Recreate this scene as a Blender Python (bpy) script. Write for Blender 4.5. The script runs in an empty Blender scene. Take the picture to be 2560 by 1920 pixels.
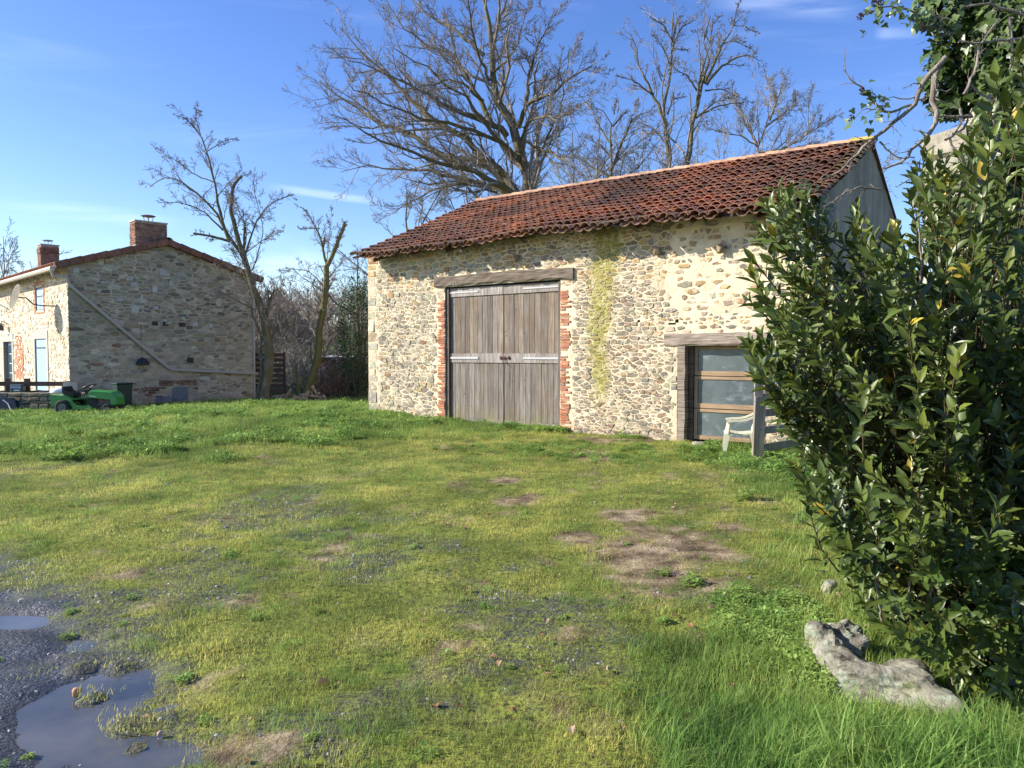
import bpy, math, random
import numpy as np
from mathutils import Vector, Matrix, noise as mnoise
R = math.radians
rng = np.random.default_rng(11)
random.seed(5)
SC = bpy.context.scene
COL = SC.collection
# ------------------------------------------------------------------ camera
F, EYE, PITCH = 1900.0, 1.65, math.atan(75/1900)
cam_d = bpy.data.cameras.new('camera'); cam = bpy.data.objects.new('camera', cam_d); COL.objects.link(cam)
cam_d.sensor_width = 36; cam_d.lens = F/2560*36; cam_d.clip_end = 3000; cam_d.clip_start = 0.05
cam.location = (0, 0, EYE); cam.rotation_euler = (math.pi/2 - PITCH, 0, 0); SC.camera = cam
# ------------------------------------------------------------------ light
SUN_EL, SUN_AZ = R(28), R(-91)                       # azimuth measured from +Y towards +X
S = Vector((math.cos(SUN_EL)*math.sin(SUN_AZ), math.cos(SUN_EL)*math.cos(SUN_AZ), math.sin(SUN_EL)))
sl = bpy.data.lights.new('sun', 'SUN'); sl.energy = 4.6; sl.angle = R(0.53); sl.color = (1, .93, .82)
so = bpy.data.objects.new('sun', sl); COL.objects.link(so); so.rotation_euler = S.to_track_quat('Z', 'Y').to_euler()
so.location = (-30, 0, 30)
SC.view_settings.view_transform = 'Standard'; SC.view_settings.look = 'None'
SC.view_settings.gamma = 1; SC.view_settings.use_curve_mapping = False; SC.view_settings.exposure = 0.92
SC.cycles.max_bounces = 6; SC.cycles.transparent_max_bounces = 8
K = 2560/2212
def ray(px, py):
    x = (px*K - 1280)/F; y = -(py*K - 960)/F
    c, s = math.cos(PITCH), math.sin(PITCH)
    return Vector((x, c + y*s, -s + y*c))            # camera ray in the world
def W(px, py, Y):
    d = ray(px, py); k = Y/d.y
    return Vector((d.x*k, Y, EYE + d.z*k))
def G(px, py, z=0.0):
    d = ray(px, py); k = (z-EYE)/d.z
    return Vector((d.x*k, d.y*k, z))
w = bpy.data.worlds.new('World'); SC.world = w; w.use_nodes = True
wn, wl = w.node_tree.nodes, w.node_tree.links; wn.clear()
def wnode(t, **k):
    n = wn.new(t)
    for a, b in k.items(): setattr(n, a, b)
    return n
sky = wnode('ShaderNodeTexSky', sky_type='NISHITA', sun_disc=False, sun_elevation=SUN_EL, sun_rotation=SUN_AZ % (2*math.pi),
            altitude=0, air_density=1.0, dust_density=0.35, ozone_density=3.0)
tc = wnode('ShaderNodeTexCoord')
def wmath(op, a, b=None, c=None):
    n = wnode('ShaderNodeMath', operation=op)
    for i, v in enumerate((a, b, c)):
        if v is None: continue
        if isinstance(v, (int, float)): n.inputs[i].default_value = v
        else: wl.new(v, n.inputs[i])
    return n.outputs[0]
def wdot(v):
    n = wnode('ShaderNodeVectorMath', operation='DOT_PRODUCT'); wl.new(tc.outputs['Generated'], n.inputs[0]); n.inputs[1].default_value = v
    return n.outputs['Value']
def wstep(x, a, b):
    n = wnode('ShaderNodeMapRange', interpolation_type='SMOOTHSTEP'); wl.new(x, n.inputs[0])
    n.inputs[1].default_value = a; n.inputs[2].default_value = b; return n.outputs[0]
mp = wnode('ShaderNodeMapping'); wl.new(tc.outputs['Generated'], mp.inputs[0]); mp.inputs['Scale'].default_value = (2, 2, 14)
mp.inputs['Rotation'].default_value = (0, R(8), 0)
nz = wnode('ShaderNodeTexNoise'); wl.new(mp.outputs[0], nz.inputs['Vector']); nz.inputs['Scale'].default_value = 1.6
nz.inputs['Detail'].default_value = 7; nz.inputs['Distortion'].default_value = .6; nz.inputs['Roughness'].default_value = .6
def streak(p0, p1, half, soft):                       # a long thin cloud between two directions of the sky
    a, b = ray(*p0).normalized(), ray(*p1).normalized()
    n = a.cross(b).normalized(); m = (a+b).normalized(); t = n.cross(m).normalized(); L = abs(a.dot(t))
    across = wmath('SUBTRACT', 1.0, wstep(wmath('ABSOLUTE', wmath('ADD', wdot(n), wmath('MULTIPLY', wmath('SUBTRACT', nz.outputs[0], .5), half*1.2))), half*.2, half))
    along = wmath('SUBTRACT', 1.0, wstep(wmath('ABSOLUTE', wdot(t)), L*(1-soft), L))
    return wmath('MULTIPLY', wmath('MULTIPLY', across, along), wstep(wdot(m), .5, .6))
m_all = wmath('MULTIPLY', streak((560, 398), (850, 440), .007, .7), .17)
for p0, p1, h, k in (((-60, 440), (420, 485), .015, .18), ((1880, 74), (2000, 66), .010, .22), ((1120, -30), (1300, 45), .03, .2), ((1500, 0), (1900, 20), .02, .22), ((400, 660), (760, 600), .05, .3)):
    m_all = wmath('MAXIMUM', m_all, wmath('MULTIPLY', streak(p0, p1, h, .6), wmath('MULTIPLY', wstep(nz.outputs[0], .35, .7), k*.8)))
cir = wmath('MULTIPLY', wstep(nz.outputs[0], .52, .85), .07)
m_all = wmath('MAXIMUM', m_all, cir)
hsv = wnode('ShaderNodeHueSaturation'); wl.new(sky.outputs[0], hsv.inputs['Color']); hsv.inputs['Saturation'].default_value = 1.22; hsv.inputs['Hue'].default_value = .518
mx = wnode('ShaderNodeMix', data_type='RGBA'); wl.new(m_all, mx.inputs[0]); wl.new(hsv.outputs[0], mx.inputs[6]); mx.inputs[7].default_value = (7.5, 8.2, 9.2, 1)
bg = wnode('ShaderNodeBackground'); wl.new(mx.outputs[2], bg.inputs[0]); bg.inputs[1].default_value = .125
wo = wnode('ShaderNodeOutputWorld'); wl.new(bg.outputs[0], wo.inputs[0])

# ------------------------------------------------------------------ helpers
WL = {}
def settag(o, label=None, cat=None, group=None, kind=None):
    if label: o['label'] = label
    if cat: o['category'] = cat
    if group: o['group'] = group
    if kind: o['kind'] = kind
    return o
def empty(name, loc, label=None, cat=None, parent=None, group=None, kind=None):
    o = bpy.data.objects.new(name, None); COL.objects.link(o); loc = Vector(loc); o.empty_display_size = .2
    if parent: o.parent = parent; o.location = loc - WL[parent.name]
    else: o.location = loc
    WL[o.name] = loc.copy(); return settag(o, label, cat, group, kind)
def mesh_data(name, V, faces, mat, col=None, smooth=False):
    V = np.asarray(V, dtype=np.float64).reshape(-1, 3)
    me = bpy.data.meshes.new(name)
    if isinstance(faces, np.ndarray): faces = [faces]
    arrs = []
    if len(faces) and isinstance(faces[0], np.ndarray): arrs = [f for f in faces if len(f)]
    else:
        by = {}
        for f in faces: by.setdefault(len(f), []).append(f)
        arrs = [np.array(v) for v in by.values()]
    nv = len(V); nl = sum(a.size for a in arrs); nf = sum(len(a) for a in arrs)
    me.vertices.add(nv); me.vertices.foreach_set('co', V.ravel())
    me.loops.add(nl); me.loops.foreach_set('vertex_index', np.concatenate([a.ravel() for a in arrs]).astype(np.int32))
    me.polygons.add(nf)
    tot = np.concatenate([np.full(len(a), a.shape[1]) for a in arrs]); st = np.concatenate([[0], np.cumsum(tot)[:-1]])
    me.polygons.foreach_set('loop_start', st.astype(np.int32))
    if smooth: me.polygons.foreach_set('use_smooth', np.ones(nf, dtype=bool))
    me.update(calc_edges=True)
    if not smooth: me.shade_flat()
    if col is not None:
        a = me.attributes.new('Col', 'FLOAT_COLOR', 'POINT'); c = np.ones((nv, 4)); c[:, :3] = col
        a.data.foreach_set('color', c.ravel())
    if mat: me.materials.append(mat)
    return me
def add(name, V, faces, mat, parent=None, col=None, smooth=False, origin=None, **tags):
    V = np.asarray(V, dtype=np.float64).reshape(-1, 3)
    c = Vector(origin) if origin is not None else Vector(((V[:, 0].min()+V[:, 0].max())/2, (V[:, 1].min()+V[:, 1].max())/2, V[:, 2].min()))
    me = mesh_data(name, V - np.array(c), faces, mat, col, smooth)
    o = bpy.data.objects.new(name, me); COL.objects.link(o)
    if parent: o.parent = parent; o.location = c - WL[parent.name]
    else: o.location = c
    WL[o.name] = c
    return settag(o, **tags)
class B:
    """collects vertices and faces of one mesh"""
    def __init__(s): s.v = []; s.f = []; s.c = []; s.cur = (1, 1, 1)
    def raw(s, vs, fs):
        n = len(s.v); s.v += [tuple(p) for p in vs]; s.f += [tuple(i+n for i in f) for f in fs]; s.c += [s.cur]*len(vs); return s
    def box(s, c, size, rot=None, wob=0, taper=1.0, bev=0.0):
        x, y, z = (q/2 for q in size); c = Vector(c)
        if bev > 0:
            b = bev; vs = []
            for sx in (-1, 1):
                for sy in (-1, 1):
                    for sz in (-1, 1):
                        vs += [(sx*(x-b), sy*(y-b), sz*z), (sx*(x-b), sy*y, sz*(z-b)), (sx*x, sy*(y-b), sz*(z-b))]
            idx = lambda a, b_, c_, k: ((a*2+b_)*2+c_)*3+k
            fs = []
            for k, q in ((0, [(0, 0), (1, 0), (1, 1), (0, 1)]),):
                for cz in (0, 1): fs.append([idx(a, b_, cz, 0) for a, b_ in q][::1 if cz else -1])
                for cy in (0, 1): fs.append([idx(a, cy, b_, 1) for a, b_ in q][::-1 if cy else 1])
                for cx in (0, 1): fs.append([idx(cx, a, b_, 2) for a, b_ in q][::1 if cx else -1])
            for a in (0, 1):
                for b_ in (0, 1):
                    fs.append([idx(0, a, b_, 0), idx(1, a, b_, 0), idx(1, a, b_, 1), idx(0, a, b_, 1)])
                    fs.append([idx(a, 0, b_, 0), idx(a, 1, b_, 0), idx(a, 1, b_, 2), idx(a, 0, b_, 2)])
                    fs.append([idx(a, b_, 0, 1), idx(a, b_, 1, 1), idx(a, b_, 1, 2), idx(a, b_, 0, 2)])
                    for c_ in (0, 1): fs.append([idx(a, b_, c_, 0), idx(a, b_, c_, 1), idx(a, b_, c_, 2)])
        else:
            vs = [(-x, -y, -z), (x, -y, -z), (x, y, -z), (-x, y, -z), (-x*taper, -y*taper, z), (x*taper, -y*taper, z), (x*taper, y*taper, z), (-x*taper, y*taper, z)]
            fs = [(0, 3, 2, 1), (4, 5, 6, 7), (0, 1, 5, 4), (1, 2, 6, 5), (2, 3, 7, 6), (3, 0, 4, 7)]
        o = []
        for p in vs:
            p = Vector(p)
            if wob: p += Vector((random.uniform(-wob, wob), random.uniform(-wob, wob), random.uniform(-wob, wob)))
            if rot is not None: p = rot @ p
            o.append(p + c)
        return s.raw(o, fs)
    def tube(s, path, rad, n=8, cap=True, closed=False):
        path = [Vector(p) for p in path]
        if not hasattr(rad, '__len__'): rad = [rad]*len(path)
        vs, fs = [], []; up = None
        for i, p in enumerate(path):
            a = path[max(i-1, 0)]; b = path[min(i+1, len(path)-1)]
            if closed: a = path[i-1]; b = path[(i+1) % len(path)]
            t = (b-a).normalized()
            if up is None:
                up = Vector((0, 0, 1)) if abs(t.z) < .9 else Vector((1, 0, 0))
            x = t.cross(up).normalized(); y = x.cross(t).normalized(); up = y
            for k in range(n):
                q = 2*math.pi*k/n; vs.append(p + (x*math.cos(q) + y*math.sin(q))*rad[i])
        m = len(path)
        for i in range(m if closed else m-1):
            j = (i+1) % m
            for k in range(n): fs.append((i*n+k, i*n+(k+1) % n, j*n+(k+1) % n, j*n+k))
        if cap and not closed: fs.append(tuple(range(n))[::-1]); fs.append(tuple((m-1)*n+k for k in range(n)))
        return s.raw(vs, fs)
    def prism(s, poly, origin, ax, ay, nrm, depth, depth0=0):
        """polygon (x,y) in axes ax, ay from origin, extruded from depth0 to depth along nrm"""
        o, ax, ay, nr = Vector(origin), Vector(ax), Vector(ay), Vector(nrm); n = len(poly)
        vs = [o + ax*x + ay*y + nr*depth0 for x, y in poly] + [o + ax*x + ay*y + nr*depth for x, y in poly]
        fs = [tuple(range(n))[::-1], tuple(range(n, 2*n))] + [(i, (i+1) % n, n+(i+1) % n, n+i) for i in range(n)]
        return s.raw(vs, fs)
    def ball(s, c, r, nu=8, nv=6, jit=0):
        c = Vector(c); r = Vector(r) if hasattr(r, '__len__') else Vector((r, r, r)); vs, fs = [], []
        for i in range(nv+1):
            for k in range(nu):
                a, b = math.pi*i/nv, 2*math.pi*k/nu
                p = Vector((math.sin(a)*math.cos(b), math.sin(a)*math.sin(b), math.cos(a)))
                p *= 1 + (mnoise.noise(p*1.7 + c*3.1))*jit
                vs.append(c + Vector((p.x*r.x, p.y*r.y, p.z*r.z)))
        for i in range(nv):
            for k in range(nu): fs.append((i*nu+k, (i+1)*nu+k, (i+1)*nu+(k+1) % nu, i*nu+(k+1) % nu))
        return s.raw(vs, fs)
    def obj(s, name, mat, parent=None, smooth=False, **t):
        return add(name, s.v, s.f, mat, parent, np.array(s.c), smooth, **t)

# ---- numpy value noise
def vnoise(x, y, seed=0):
    x = np.asarray(x, float); y = np.asarray(y, float)
    xi, yi = np.floor(x).astype(np.int64), np.floor(y).astype(np.int64); xf, yf = x-xi, y-yi
    u, v = xf*xf*(3-2*xf), yf*yf*(3-2*yf)
    def h(a, b):
        n = (a*374761393 + b*668265263 + seed*974711) & 0x7fffffff
        n = ((n ^ (n >> 13))*1274126177) & 0x7fffffff
        return ((n ^ (n >> 16)) & 0xffff)/65535.0
    return (h(xi, yi)*(1-u)+h(xi+1, yi)*u)*(1-v) + (h(xi, yi+1)*(1-u)+h(xi+1, yi+1)*u)*v
def fbm(x, y, seed=0, oct=4):
    t = 0; a = .5; s = 0
    for i in range(oct):
        t = t + a*vnoise(x*2**i, y*2**i, seed+i*7); s += a; a *= .5
    return t/s
def sstep(x, a, b):
    t = np.clip((x-a)/(b-a), 0, 1); return t*t*(3-2*t)

# ------------------------------------------------------------------ materials
class M:
    def __init__(s, name, rough=.8, spec=.3):
        s.m = bpy.data.materials.new(name); s.m.use_nodes = True; s.nt = s.m.node_tree; s.n = s.nt.nodes; s.l = s.nt.links
        s.b = s.n['Principled BSDF']; s.b.inputs['Roughness'].default_value = rough; s.b.inputs['Specular IOR Level'].default_value = spec
        s._tc = None
    def nn(s, t, **k):
        n = s.n.new(t)
        for a, b in k.items(): setattr(n, a, b)
        return n
    def put(s, sock, v):
        if isinstance(v, (int, float)): sock.default_value = v
        elif isinstance(v, tuple): sock.default_value = v if len(v) == 4 or len(sock.default_value) == 3 else (*v, 1)
        else: s.l.new(v, sock)
    def pos(s, scale=(1, 1, 1), rot=(0, 0, 0), obj=False):
        if obj: g = s.nn('ShaderNodeTexCoord').outputs['Object']
        else: g = s.nn('ShaderNodeNewGeometry').outputs['Position']
        m = s.nn('ShaderNodeMapping'); s.l.new(g, m.inputs[0]); m.inputs['Scale'].default_value = scale; m.inputs['Rotation'].default_value = rot
        return m.outputs[0]
    def noise(s, scale, detail=5, vec=None, rough=.55, dist=0):
        n = s.nn('ShaderNodeTexNoise'); s.l.new(vec if vec is not None else s.pos(), n.inputs['Vector'])
        n.inputs['Scale'].default_value = scale; n.inputs['Detail'].default_value = detail; n.inputs['Roughness'].default_value = rough
        n.inputs['Distortion'].default_value = dist; return n.outputs[0]
    def voro(s, scale, vec=None, feature='F1', out='Distance', rnd=1):
        n = s.nn('ShaderNodeTexVoronoi', feature=feature); s.l.new(vec if vec is not None else s.pos(), n.inputs['Vector'])
        n.inputs['Scale'].default_value = scale; n.inputs['Randomness'].default_value = rnd; return n.outputs[out]
    def ramp(s, fac, stops, interp='LINEAR'):
        n = s.nn('ShaderNodeValToRGB'); s.l.new(fac, n.inputs[0]); e = n.color_ramp.elements; n.color_ramp.interpolation = interp
        for i, (p, c) in enumerate(stops):
            x = e[i] if i < 2 else e.new(p)
            x.position = p; x.color = (*c, 1) if hasattr(c, '__len__') else (c, c, c, 1)
        return n.outputs[0]
    def mix(s, fac, a, b, mode='MIX'):
        n = s.nn('ShaderNodeMix', data_type='RGBA', blend_type=mode); s.put(n.inputs[0], fac); s.put(n.inputs[6], a); s.put(n.inputs[7], b); return n.outputs[2]
    def math(s, op, a, b=None):
        n = s.nn('ShaderNodeMath', operation=op); s.put(n.inputs[0], a)
        if b is not None: s.put(n.inputs[1], b)
        return n.outputs[0]
    def attr(s, name, out='Color'):
        return s.nn('ShaderNodeAttribute', attribute_name=name).outputs[out]
    def rand(s): return s.nn('ShaderNodeObjectInfo').outputs['Random']
    def bump(s, h, strength=.5, dist=.01, prev=None):
        n = s.nn('ShaderNodeBump'); s.l.new(h, n.inputs['Height']); n.inputs['Strength'].default_value = strength; n.inputs['Distance'].default_value = dist
        if prev is not None: s.l.new(prev, n.inputs['Normal'])
        s.l.new(n.outputs[0], s.b.inputs['Normal']); return n.outputs[0]
    def color(s, v): s.put(s.b.inputs['Base Color'], v); return s
    def trans(s, col, amt):
        t = s.nn('ShaderNodeBsdfTranslucent'); s.put(t.inputs[0], col); mxs = s.nn('ShaderNodeMixShader'); mxs.inputs[0].default_value = amt
        out = s.n['Material Output']; s.l.new(s.b.outputs[0], mxs.inputs[1]); s.l.new(t.outputs[0], mxs.inputs[2]); s.l.new(mxs.outputs[0], out.inputs[0])
def var(m, col, amt=.35, scale=12, detail=5, vec=None):
    """colour with a light and dark mottling"""
    f = m.noise(scale, detail, vec)
    return m.mix(1.0, col, m.ramp(f, [(.25, 1-amt), (.75, 1+amt)]), 'MULTIPLY')
def simple(name, c, rough=.7, amt=.2, scale=20, spec=.3, metal=0):
    m = M(name, rough, spec); m.color(var(m, c, amt, scale)); m.b.inputs['Metallic'].default_value = metal
    m.bump(m.noise(scale*2), .2, .003); return m.m

def mk_masonry(name, amt=.3, sc=30, bs=.6):
    m = M(name, .92, .2); c = m.attr('Col')
    c = var(m, c, amt, sc, 6); c = m.mix(m.ramp(m.noise(3.1, 4), [(.5, 0), (.75, .45)]), c, (.17, .16, .14, 1))
    m.color(c); b = m.bump(m.noise(60, 6), bs, .008); m.bump(m.noise(11, 4), .5, .03, b); return m.m
MAT_STONE = mk_masonry('rubble_stone')
MAT_BSTONE = mk_masonry('pointed_stone', .25, 24, .7)
_m = M.__new__(M); _m.m = MAT_BSTONE; _m.nt = MAT_BSTONE.node_tree; _m.n = _m.nt.nodes; _m.l = _m.nt.links; _m.b = _m.n['Principled BSDF']; _src = _m.b.inputs['Base Color'].links[0].from_socket
_m.color(_m.mix(_m.ramp(_m.noise(8.5, 6, rough=.62), [(.51, 0), (.63, .7)]), _src, (.66, .56, .39, 1)))
def mk_mortar(name):
    m = M(name, .95, .1); c = var(m, m.attr('Col'), .14, 5, 6); c = var(m, c, .12, 60, 4); m.color(c)
    b = m.bump(m.noise(90, 5), .5, .006); m.bump(m.noise(14, 6), .7, .03, b); return m.m
MAT_MORTAR = mk_mortar('lime_mortar')
def mk_brick(name):
    m = M(name, .9, .2); c = var(m, m.attr('Col'), .3, 18, 6); c = m.mix(m.ramp(m.noise(7), [(.52, 0), (.7, .5)]), c, (.55, .45, .33, 1)); m.color(c)
    m.bump(m.noise(70, 4), .5, .005); return m.m
MAT_BRICK = mk_brick('old_brick')
def mk_tile(name):
    m = M(name, .88, .25); c = var(m, m.attr('Col'), .35, 9, 6)
    g = m.ramp(m.noise(3.2, 7, rough=.65), [(.48, 0), (.68, .7)]); c = m.mix(g, c, (.19, .14, .105, 1))
    g2 = m.ramp(m.noise(16, 6, rough=.7), [(.62, 0), (.72, .6)]); c = m.mix(g2, c, (.26, .23, .16, 1)); m.color(c)
    m.bump(m.noise(80, 5), .4, .005); return m.m
MAT_TILE = mk_tile('clay_tile')
def mk_wood(name, dark, light, ax='z', sc=1.0, bs=.7):
    m = M(name, .88, .15); s_ = dict(z=(28, 28, 1.2), x=(1.2, 28, 28), u=(1.6, 1.6, 38))[ax]
    v = m.pos(tuple(q*sc for q in s_)); g = m.noise(1.5, 7, v, .65, .4)
    c = m.mix(m.ramp(g, [(.3, 0), (.7, 1)]), dark, light); c = m.mix(1, c, m.attr('Col'), 'MULTIPLY')
    c = m.mix(m.ramp(m.noise(2.3, 4), [(.45, 0), (.75, .55)]), c, (.15, .105, .075, 1)); m.color(c)
    if ax == 'z':
        kn = m.voro(1.0, m.pos((7, 7, 4.2)), rnd=1); c = m.mix(m.ramp(kn, [(.05, .8), (.12, 0)]), c, (.05, .035, .025, 1))
        sp = m.nn('ShaderNodeSeparateXYZ'); m.l.new(m.pos(), sp.inputs[0]); lo = m.math('MULTIPLY', m.ramp(sp.outputs[2], [(.08, .6), (.55, 0)]), m.ramp(m.noise(1.1, 4), [(.40, 0), (.55, 1)]))
        c = m.mix(lo, c, (.26, .24, .10, 1)); m.color(c)
    m.bump(g, bs, .01); return m
MAT_DOORWOOD = mk_wood('weathered_plank', (.10, .085, .072), (.34, .305, .275)).m
MAT_BEAM = mk_wood('weathered_beam', (.055, .045, .038), (.36, .31, .26), 'u', .8, 1.0).m
MAT_FRAME = mk_wood('window_wood', (.26, .17, .10), (.42, .30, .19), 'u', .7, .3).m
MAT_RAIL = mk_wood('dark_rail', (.07, .045, .035), (.12, .08, .06), 'u', .7, .4).m
# ================================================================== GROUND
def ell(x, y, cx, cy, rx, ry, a=0.0):
    c, s = math.cos(a), math.sin(a); dx, dy = x-cx, y-cy
    return np.sqrt(((dx*c+dy*s)/rx)**2 + ((-dx*s+dy*c)/ry)**2)
PUD = [(-1.78, 3.42, .92, .36, R(-42)), (-3.15, 4.75, .42, .16, R(-20)), (-2.5, 4.35, .3, .12, R(-30)), (-.55, 2.9, .45, .14, R(-20))]
ISL = [(-2.05, 3.66, .085), (-1.74, 3.38, .10), (-1.56, 3.42, .08), (-1.62, 3.2, .04), (-2.3, 3.98, .06), (-2.1, 4.0, .05)]
BARN_O = np.array([-3.65, 19.35]); BT = np.array([.798, -.602]); BN = np.array([-.602, -.798])
def gravel_mask(x, y):
    d = (-(x+1.15)*.73 - (y-2.95)*.683)            # positive to the lower left
    d = (6.2-2.95)*.0 + (-(x+1.15)*math.cos(R(43)) - (y-2.95)*math.sin(R(43)))
    n = fbm(x*1.3, y*1.3, 3)-.5
    g_ = sstep(d + n*1.0 + (fbm(x*5, y*5, 9)-.5)*.8, -.35, .45)
    for cx, cy, r in ISL: g_ = g_*(1-.95*np.exp(-((x-cx)**2+(y-cy)**2)/(r*r*.8)))
    return g_
DIRT = [(1450, 1190, 200, 60), (1360, 1108, 130, 22), (1510, 1262, 150, 34), (1560, 1140, 70, 25), (1280, 985, 70, 12), (1370, 950, 130, 10), (1120, 1085, 60, 10), (1090, 1040, 50, 8), (1250, 1160, 60, 22), (1610,1020,60,12), (1180,1215,60,14)]
def dirt_mask(x, y):
    t = np.zeros_like(x)
    for px, py, rx, ry in DIRT:
        c = G(px, py); e = G(px+rx, py); f = G(px, py-ry)
        t = np.maximum(t, 1.25-ell(x, y, c.x, c.y, e.x-c.x, f.y-c.y))
    return sstep(t + (fbm(x*2.6, y*1.6, 21)-.5)*2.0 + (fbm(x*9, y*9, 25)-.5)*.9, .30, .75)
def patch_mask(x, y):                              # loose slate chips showing through the moss
    f = fbm(x*.8+3, y*.7, 40, 5) + (fbm(x*6, y*6, 41)-.5)*.32
    base = sstep(f + (vnoise(x*2.3, y*2.3, 44)-.5)*.12, .52, .66)*.8
    fall = sstep(11.5 - y - .25*x, 0, 4)*sstep(2.4-x, 0, 1.5)
    return base*fall
def lush_mask(x, y):
    far = sstep(y - np.interp(x, [-12, -6, -3, 0, 3], [9.3, 11.0, 13, 15.6, 14.8]) + (fbm(x*.7, y*.7, 60)-.5)*4.5, -1.2, 1.6)
    q = G(1600, 1400); near = sstep(1.15 - ell(x, y, 1.9, 3.3, 1.5, 1.25, R(-30)) + (fbm(x*2, y*2, 61)-.5)*.4, 0, .4)
    right = sstep(x - 1.75 - (y-5)*.17 + (fbm(x*1.5, y*1.5, 64)-.5)*1.2, 0, .7)
    return np.clip(np.maximum(np.maximum(far*.9, near), right*.8), 0, 1)
def gh(x, y):
    x = np.asarray(x, float); y = np.asarray(y, float)
    h = .22*np.exp(-((x+6.2)/3.6)**2-((y-20)/5.0)**2) + .05*(fbm(x*1.4, y*1.4, 75)-.3)*sstep(y, 11, 14) + .14*np.exp(-((x+8)/5)**2-((y-15)/3)**2)
    h = h + .05*(fbm(x*.5, y*.5, 70)-.5)*sstep(y, 4, 8) + .035*(fbm(x*2.1, y*2.1, 71, 5)-.5)
    gm = gravel_mask(x, y)
    h = h + .034*(fbm(x*5, y*5, 72, 5)-.5)*np.where(y < 9, 1, 0) + .065*(fbm(x*3.1, y*3.1, 73, 5)-.5)*gm - .015*gm
    for cx, cy, rx, ry, a in PUD: h = h - .042*sstep(1.45-ell(x, y, cx, cy, rx, ry, a), 0, 1.1)
    for cx, cy, r in ISL: h = h + .05*np.exp(-((x-cx)**2+(y-cy)**2)/(r*r*.8))
    hill = 7.0*sstep(y, 75, 150)*sstep(np.abs(x+30), 260, 60)
    return h + hill
def gz(x, y): return float(gh(np.array([x]), np.array([y]))[0])
def axis(fine0, fine1, st, lo, hi, gr):
    a = list(np.arange(fine0, fine1+1e-6, st)); s_ = st; p = fine1
    while p < hi: s_ *= gr; p += s_; a.append(p)
    s_ = st; p = fine0
    while p > lo: s_ *= gr; p -= s_; a.insert(0, p)
    return np.array(a)
gx = axis(-4.2, 1.8, .055, -900, 900, 1.06); gy = axis(2.3, 7.2, .052, -150, 1500, 1.045)
XX, YY = np.meshgrid(gx, gy); Z = gh(XX, YY)
nx, ny = len(gx), len(gy)
ii = (np.arange(ny-1)[:, None]*nx + np.arange(nx-1)[None, :]).ravel()
quads = np.stack([ii, ii+1, ii+nx+1, ii+nx], 1)
gcol = np.stack([gravel_mask(XX, YY).ravel(), dirt_mask(XX, YY).ravel(), np.maximum(lush_mask(XX, YY), 0).ravel()], 1)
def mk_ground():
    m = M('yard_ground', .95, .15)
    sep = m.nn('ShaderNodeSeparateColor'); m.l.new(m.attr('Col'), sep.inputs[0]); gr, di, lu = sep.outputs
    pm = m.attr('Patch', 'Fac')
    moss = m.ramp(m.noise(2.2, 6, rough=.65), [(.3, (.085, .115, .022)), (.5, (.19, .23, .04)), (.7, (.36, .37, .07))])
    moss = m.mix(m.ramp(m.noise(23, 6, rough=.7), [(.35, 1), (.55, 0)]), moss, (.05, .045, .022, 1))
    lush = m.ramp(m.noise(3, 5), [(.3, (.028, .055, .01)), (.7, (.07, .12, .02))])
    c = m.mix(lu, moss, lush)
    dirt = m.ramp(m.noise(3.5, 7, rough=.65), [(.36, (.055, .04, .024)), (.5, (.21, .155, .09)), (.64, (.42, .33, .205))])
    c = m.mix(di, c, dirt)
    vn = m.nn('ShaderNodeTexVoronoi'); m.l.new(m.pos((1, 1, 1)), vn.inputs['Vector']); vn.inputs['Scale'].default_value = 95
    chips = m.mix(1, m.ramp(vn.outputs['Distance'], [(.2, .9), (.7, .25)]), m.ramp(m.noise(30, 3), [(.3, (.07, .075, .08)), (.7, (.22, .22, .22))]), 'MULTIPLY')
    wet = m.mix(1, m.ramp(vn.outputs['Distance'], [(.2, 1), (.7, .35)]), m.ramp(m.noise(4, 5), [(.35, (.055, .06, .068)), (.7, (.14, .14, .14))]), 'MULTIPLY')
    c = m.mix(m.math('MULTIPLY', pm, m.ramp(m.noise(17, 6, rough=.7), [(.38, 0), (.55, 1)])), c, chips); c = m.mix(gr, c, wet); m.color(c)
    m.put(m.b.inputs['Roughness'], m.math('SUBTRACT', .95, m.math('MULTIPLY', gr, m.ramp(m.noise(2.5, 5), [(.4, .35), (.6, .62)]))))
    m.put(m.b.inputs['Specular IOR Level'], m.math('ADD', .12, m.math('MULTIPLY', gr, .28)))
    b = m.bump(m.noise(40, 6), .8, .02); m.bump(m.ramp(vn.outputs['Distance'], [(0, 1), (.8, 0)]), .3, .006, b)
    return m.m
g_ob = add('ground', np.stack([XX.ravel(), YY.ravel(), Z.ravel()], 1), quads, mk_ground(), col=gcol, smooth=True, origin=(0, 0, 0), kind='structure')
pa = g_ob.data.attributes.new('Patch', 'FLOAT', 'POINT'); pa.data.foreach_set('value', (patch_mask(XX, YY)*(1-dirt_mask(XX, YY))).ravel())
# puddle water: a level sheet; the ground rises out of it round the hollows
mw = M('muddy_water', .07, .4); mw.color(mw.ramp(mw.noise(2, 4), [(.35, (.045, .05, .055)), (.65, (.12, .118, .11))])); mw.b.inputs['IOR'].default_value = 1.45
mw.bump(mw.noise(6, 2), .03, .01)
pb = B()
for k, (cx, cy, rx, ry, a) in enumerate(PUD):
    n = 40; vs = []
    for i in range(n):
        q = 2*math.pi*i/n; u, v = math.cos(q)*rx*1.45, math.sin(q)*ry*1.45
        vs.append((cx + u*math.cos(a) - v*math.sin(a), cy + u*math.sin(a) + v*math.cos(a), -.042 - .003*(k == 1) - .0005*k))
    pb.raw(vs, [tuple(range(n))])
pb.obj('puddle_water', mw.m, kind='structure')

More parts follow.
